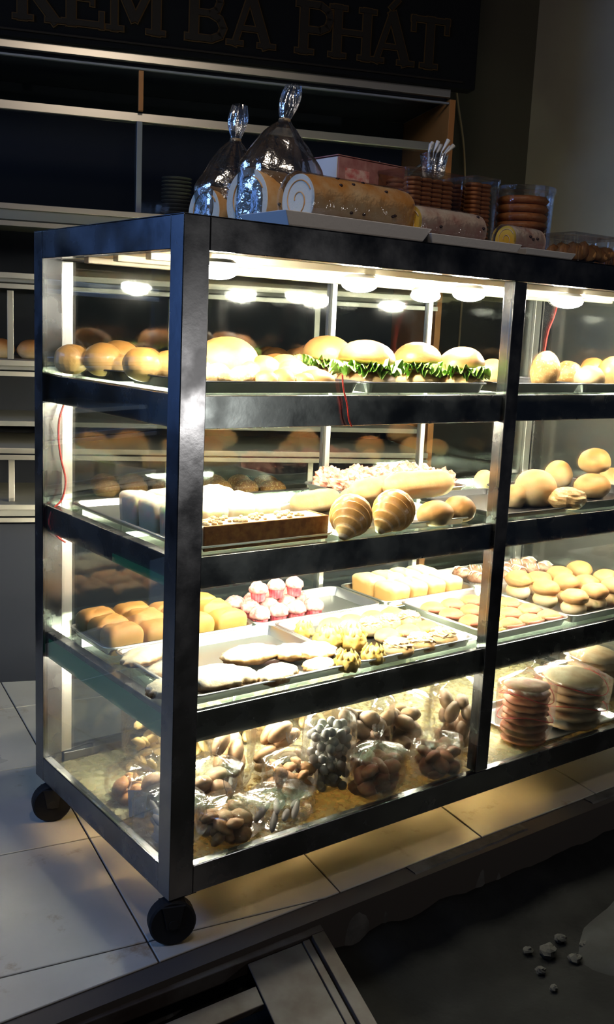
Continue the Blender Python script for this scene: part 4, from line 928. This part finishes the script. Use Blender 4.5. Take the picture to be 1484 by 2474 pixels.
put(swiss(.10, .030, 'roll_pale', 'yellow_sponge', 'short pale swiss roll between the marbled roll and the ribbed tub', GT, 4, 'film'), 0.8433, .085, TZ + .006, .03)
def bagroll(L, r, x, y, rz, htop, knotw, lab):
    t = swiss(L, r, 'roll_skin', 'cream', lab, GT, 6); put(t, x, y, TZ, rz)
    s_ = sd()
    def fn(u, v):
        a = u * 2 * PI; c, s2 = math.cos(a), math.sin(a); rr = r * 1.12
        k = 1.0 if v < .35 else max(.0, 1 - (v - .35) / .35) if v < .7 else 0
        k = k ** .8; z = 2 * r * 1.02 * (v / .35) if v < .35 else 2 * r * 1.02 + (htop - 2 * r) * ((v - .35) / .65) ** .9
        nk = .010 + .012 * math.sin(min(1, max(0, (v - .7) / .3)) * 2.6)
        kx = L * .56 * k + nk * (1 - k); ky = rr * (1.0 if v < .2 else 1) * k + nk * .8 * (1 - k)
        cr = 1 + .14 * noise.noise(Vector((c * 3 + s_, s2 * 3, v * 8))) + .05 * math.sin(a * 9 + s_) * v
        return (L * .5 + c * kx * cr + knotw * max(0, v - .6), s2 * ky * cr, max(.0008, z))
    b = MB().grid(fn, 52, 36, True); b.add([fn(i / 52, 0) for i in range(52)], [tuple(reversed(range(52)))])
    b.obj('cellophane_bag', M['film_top'], t, smooth=True)
    zt = 2 * r * 1.02 + (htop - 2 * r) * (.35 / .65) ** .9
    MB().lathe([(.0115, zt - .004), (.0125, zt), (.0115, zt + .004)], 14, (L * .5 + knotw * .1, 0, 0)).obj('twist_tie', M['cable'], t, smooth=True)
    return t
bagroll(.15, .055, 0.2889, .42, .10, .280, .03, 'bagged swiss roll farthest left, its clear bag twisted up into a tail')
bagroll(.165, .066, 0.2909, .262, .10, .300, .07, 'bagged swiss roll behind the largest roll, with the tallest twisted bag top')
# pink box
t = empty('pink_box', (0.6458, .37, TZ), .05, 'pink cardboard box behind the largest swiss roll', 'box')
MB().box(-.10, .10, -.06, .06, 0, .192).obj('carton', M['pink_card'], t, bevel=.002)
MB().box(-.103, -.1005, -.058, .058, .004, .19).obj('box_end', M['white_plastic'], t, bevel=.0005)
MB().box(-.104, .101, -.0615, .061, .1925, .1945).obj('lid', M['pink_card'], t, bevel=.0005)
MB().box(-.08, -.01, -.0608, -.0602, .05, .17).obj('print_panel', M['pink_top'], t); MB().box(.02, .09, -.0608, -.0602, .05, .17).obj('print_panel', M['cookie'], t)
# rectangular tub of cookies
def rtub(x, y, a, b_, h, rz, lab, rows, cols):
    t = empty('cookie_tub', (x, y, TZ), rz, lab, 'tub', 'clear tubs of cookies on top of the case')
    def ring(k, z):
        out = []; X, Y, c = a / 2 * k, b_ / 2 * k, .012
        for (sx, sy, a0) in ((1, 1, 0), (-1, 1, 90), (-1, -1, 180), (1, -1, 270)):
            for q in range(5): an = math.radians(a0 + q * 22.5); out.append((sx * (X - c) + c * math.cos(an), sy * (Y - c) + c * math.sin(an), z))
        return out
    R = [ring(.92, 0), ring(1, h)]; n = 20; fs = [tuple(reversed(range(n)))] + [(i, (i + 1) % n, n + (i + 1) % n, n + i) for i in range(n)]
    MB().add(R[0] + R[1], fs).obj('tub_body', M['tub'], t, smooth=False)
    R = [ring(1.03, h - .004), ring(1.03, h + .004)]; MB().add(R[0] + R[1], [(i, (i + 1) % n, n + (i + 1) % n, n + i) for i in range(n)] + [tuple(range(n, 2 * n))]).obj('tub_lid', M['tub'], t)
    o0 = MB().lathe([(.0001, 0), (.018, .0005), (.021, .004), (.018, .008), (.0001, .0085)], 16, cap=False).obj('cookie', M['cookie'], t, smooth=True); first = True
    for j in range(rows):
        for i in range(cols):
            for q in range(int((h - .006) / .0095)):
                o = o0 if first else o0.copy()
                if not first: col.objects.link(o); o.parent = t
                first = False; o.location = (-a / 2 * .82 + .022 + i * (a * .84 - .044) / max(1, cols - 1), -b_ / 2 * .82 + .022 + j * (b_ * .84 - .044) / max(1, rows - 1), .001 + q * .0095)
    return t
rtub(0.7492, .265, .165, .12, .172, .0, 'larger clear rectangular tub of brown cookies behind the marbled roll', 2, 4)
rtub(0.9046, .265, .088, .12, .178, .0, 'narrow clear tub of brown cookies right of the larger one', 2, 2)
t = empty('cookie_cup', (1.0398, .22, TZ), 0, 'round clear cup of stacked brown cookies, alone at the right', 'cup')
MB().lathe([(.068, 0), (.073, .165)], 36, cap=False).obj('cup_wall', M['tub'], t, smooth=True); MB().lathe([(.076, .163), (.076, .174)], 36).obj('cup_lid', M['tub'], t)
o0 = None
for q in range(8):
    o = MB().lathe([(.0001, 0), (.055, .0005), (.062, .009), (.055, .017), (.0001, .018)], 24, cap=False).obj('cookie', M['cookie'], t, smooth=True) if q == 0 else o0.copy()
    if q == 0: o0 = o
    else: col.objects.link(o); o.parent = t
    o.location = (0, 0, .002 + q * .0192)
# straw cup on the tub
t = empty('straw_cup', (0.7875, .265, TZ + .1765), 0, 'small clear cup holding white plastic spoons on the cookie tub', 'cup')
MB().lathe([(.024, 0), (.032, .045)], 24, cap=False).obj('cup_wall', M['film_top'], t, smooth=True)
b0 = None
for k in range(7):
    a = k * .9; p = (.012 * math.cos(a), .012 * math.sin(a), .001)
    MB().tube([p, (.02 * math.cos(a) + .008, .02 * math.sin(a), .05), (.026 * math.cos(a) + .022, .026 * math.sin(a), .068 + .004 * (k % 3))], [.0014, .0014, .005], 6).obj('spoon', M['white_plastic'], t, smooth=True)
# ribbed tub at the right
def ribtub(x, y, lab):
    t = empty('ribbed_tub', (x, y, TZ), 0, lab, 'tub', 'ribbed clear tubs at the right')
    def fn(u, v): a = u * 2 * PI; e = .5; c, s = math.cos(a), math.sin(a); k = 1 + .012 * math.sin(a * 44); return (math.copysign(abs(c) ** e, c) * .088 * k * (.93 + .07 * v), math.copysign(abs(s) ** e, s) * .055 * k * (.93 + .07 * v), .0006 + v * .062)
    MB().grid(fn, 220, 4, True).obj('tub_body', M['tub'], t, smooth=False)
    MB().box(-.091, .091, -.058, .058, .063, .070).obj('tub_lid', M['tub'], t, bevel=.004)
    first = None
    for i in range(6):
        for j in range(3):
            o = MB().ell((0, 0, 0), (.022, .015, .022), 12, 8, fn=nfn(.2, 2, 3)).obj('biscuit', M['cookie_o'], t, smooth=True) if first is None else first.copy()
            if first is None: first = o
            else: col.objects.link(o); o.parent = t
            o.location = (-.053 + i * .0215, -.032 + j * .032, .026 + .006 * (i % 2)); o.rotation_euler = (.3 * i, .2 * j, i)
    return t
ribtub(1.1251, .11, 'ribbed clear tub of orange biscuits at the front right corner of the picture')
ribtub(1.4519, .27, 'ribbed clear tub of orange biscuits behind the front one, at the picture edge')
# wires and cable behind
def hang(name, pts, r, m, lab, cat):
    o = wire(pts, r, m, name); return tag(o, lab, cat)
def BK(s, y, z): v = c0 + Vector((0.927 * s + 0.375 * y, -0.375 * s + 0.927 * y, z)); return tuple(v)
hang('power_cable', [BK(1.60, .53, 2.15), BK(1.62, .545, 2.0), BK(1.665, .545, 1.8), BK(1.69, .545, 1.55), BK(1.70, .545, 1.3), BK(1.70, .545, 1.0)], .004, 'cable', 'thin tan cable hanging down the dark wall right of the back cabinet', 'cable')
for k, P in enumerate([[(1.135, -.06, 1.44), (1.12, -.06, 1.50), (1.10, -.05, 1.58), (1.105, -.05, 1.64)], [(1.21, -.06, 1.44), (1.22, -.06, 1.52), (1.20, -.05, 1.60), (1.17, -.05, 1.645)], [(1.225, -.06, 1.44), (1.235, -.06, 1.55), (1.28, -.05, 1.62), (1.33, -.05, 1.66)]]):
    o = hang('wire_hook', [BK(a, 0.05, c) for a, b_, c in P], .004, 'hook', ['left', 'middle', 'right'][k] + 'most of the three bent pale rods standing on the back cabinet ledge', 'hook'); 
random.seed(11)
first = None; 
for s0, s1, zz, r, m, lab in ((.62, 1.36, .9915, .052, 'bun', 'bun on the upper back cabinet shelf'), (.30, .95, .567, .045, 'bun_seed', 'bread on the lower back cabinet shelf'), (-.2, .2, .9915, .045, 'bun', 'bread left of the display case')):
    n = int((s1 - s0) / (r * 2.02)); f0 = None
    for i in range(n):
        for j in range(2):
            if f0 is None: f0 = f_bun(r * 1.95, r * 1.8, r * 1.25, m); o = f0
            else: o = f0.copy(); col.objects.link(o)
            to_back(o, s0 + (i + .5) * r * 2.02, .13 + j * .11, zz, i); tag(o, lab + (', front row, ' if j == 0 else ', back row, ') + 'number %s from the left' % ['one', 'two', 'three', 'four', 'five', 'six', 'seven', 'eight'][i], 'bread', lab + ' row')
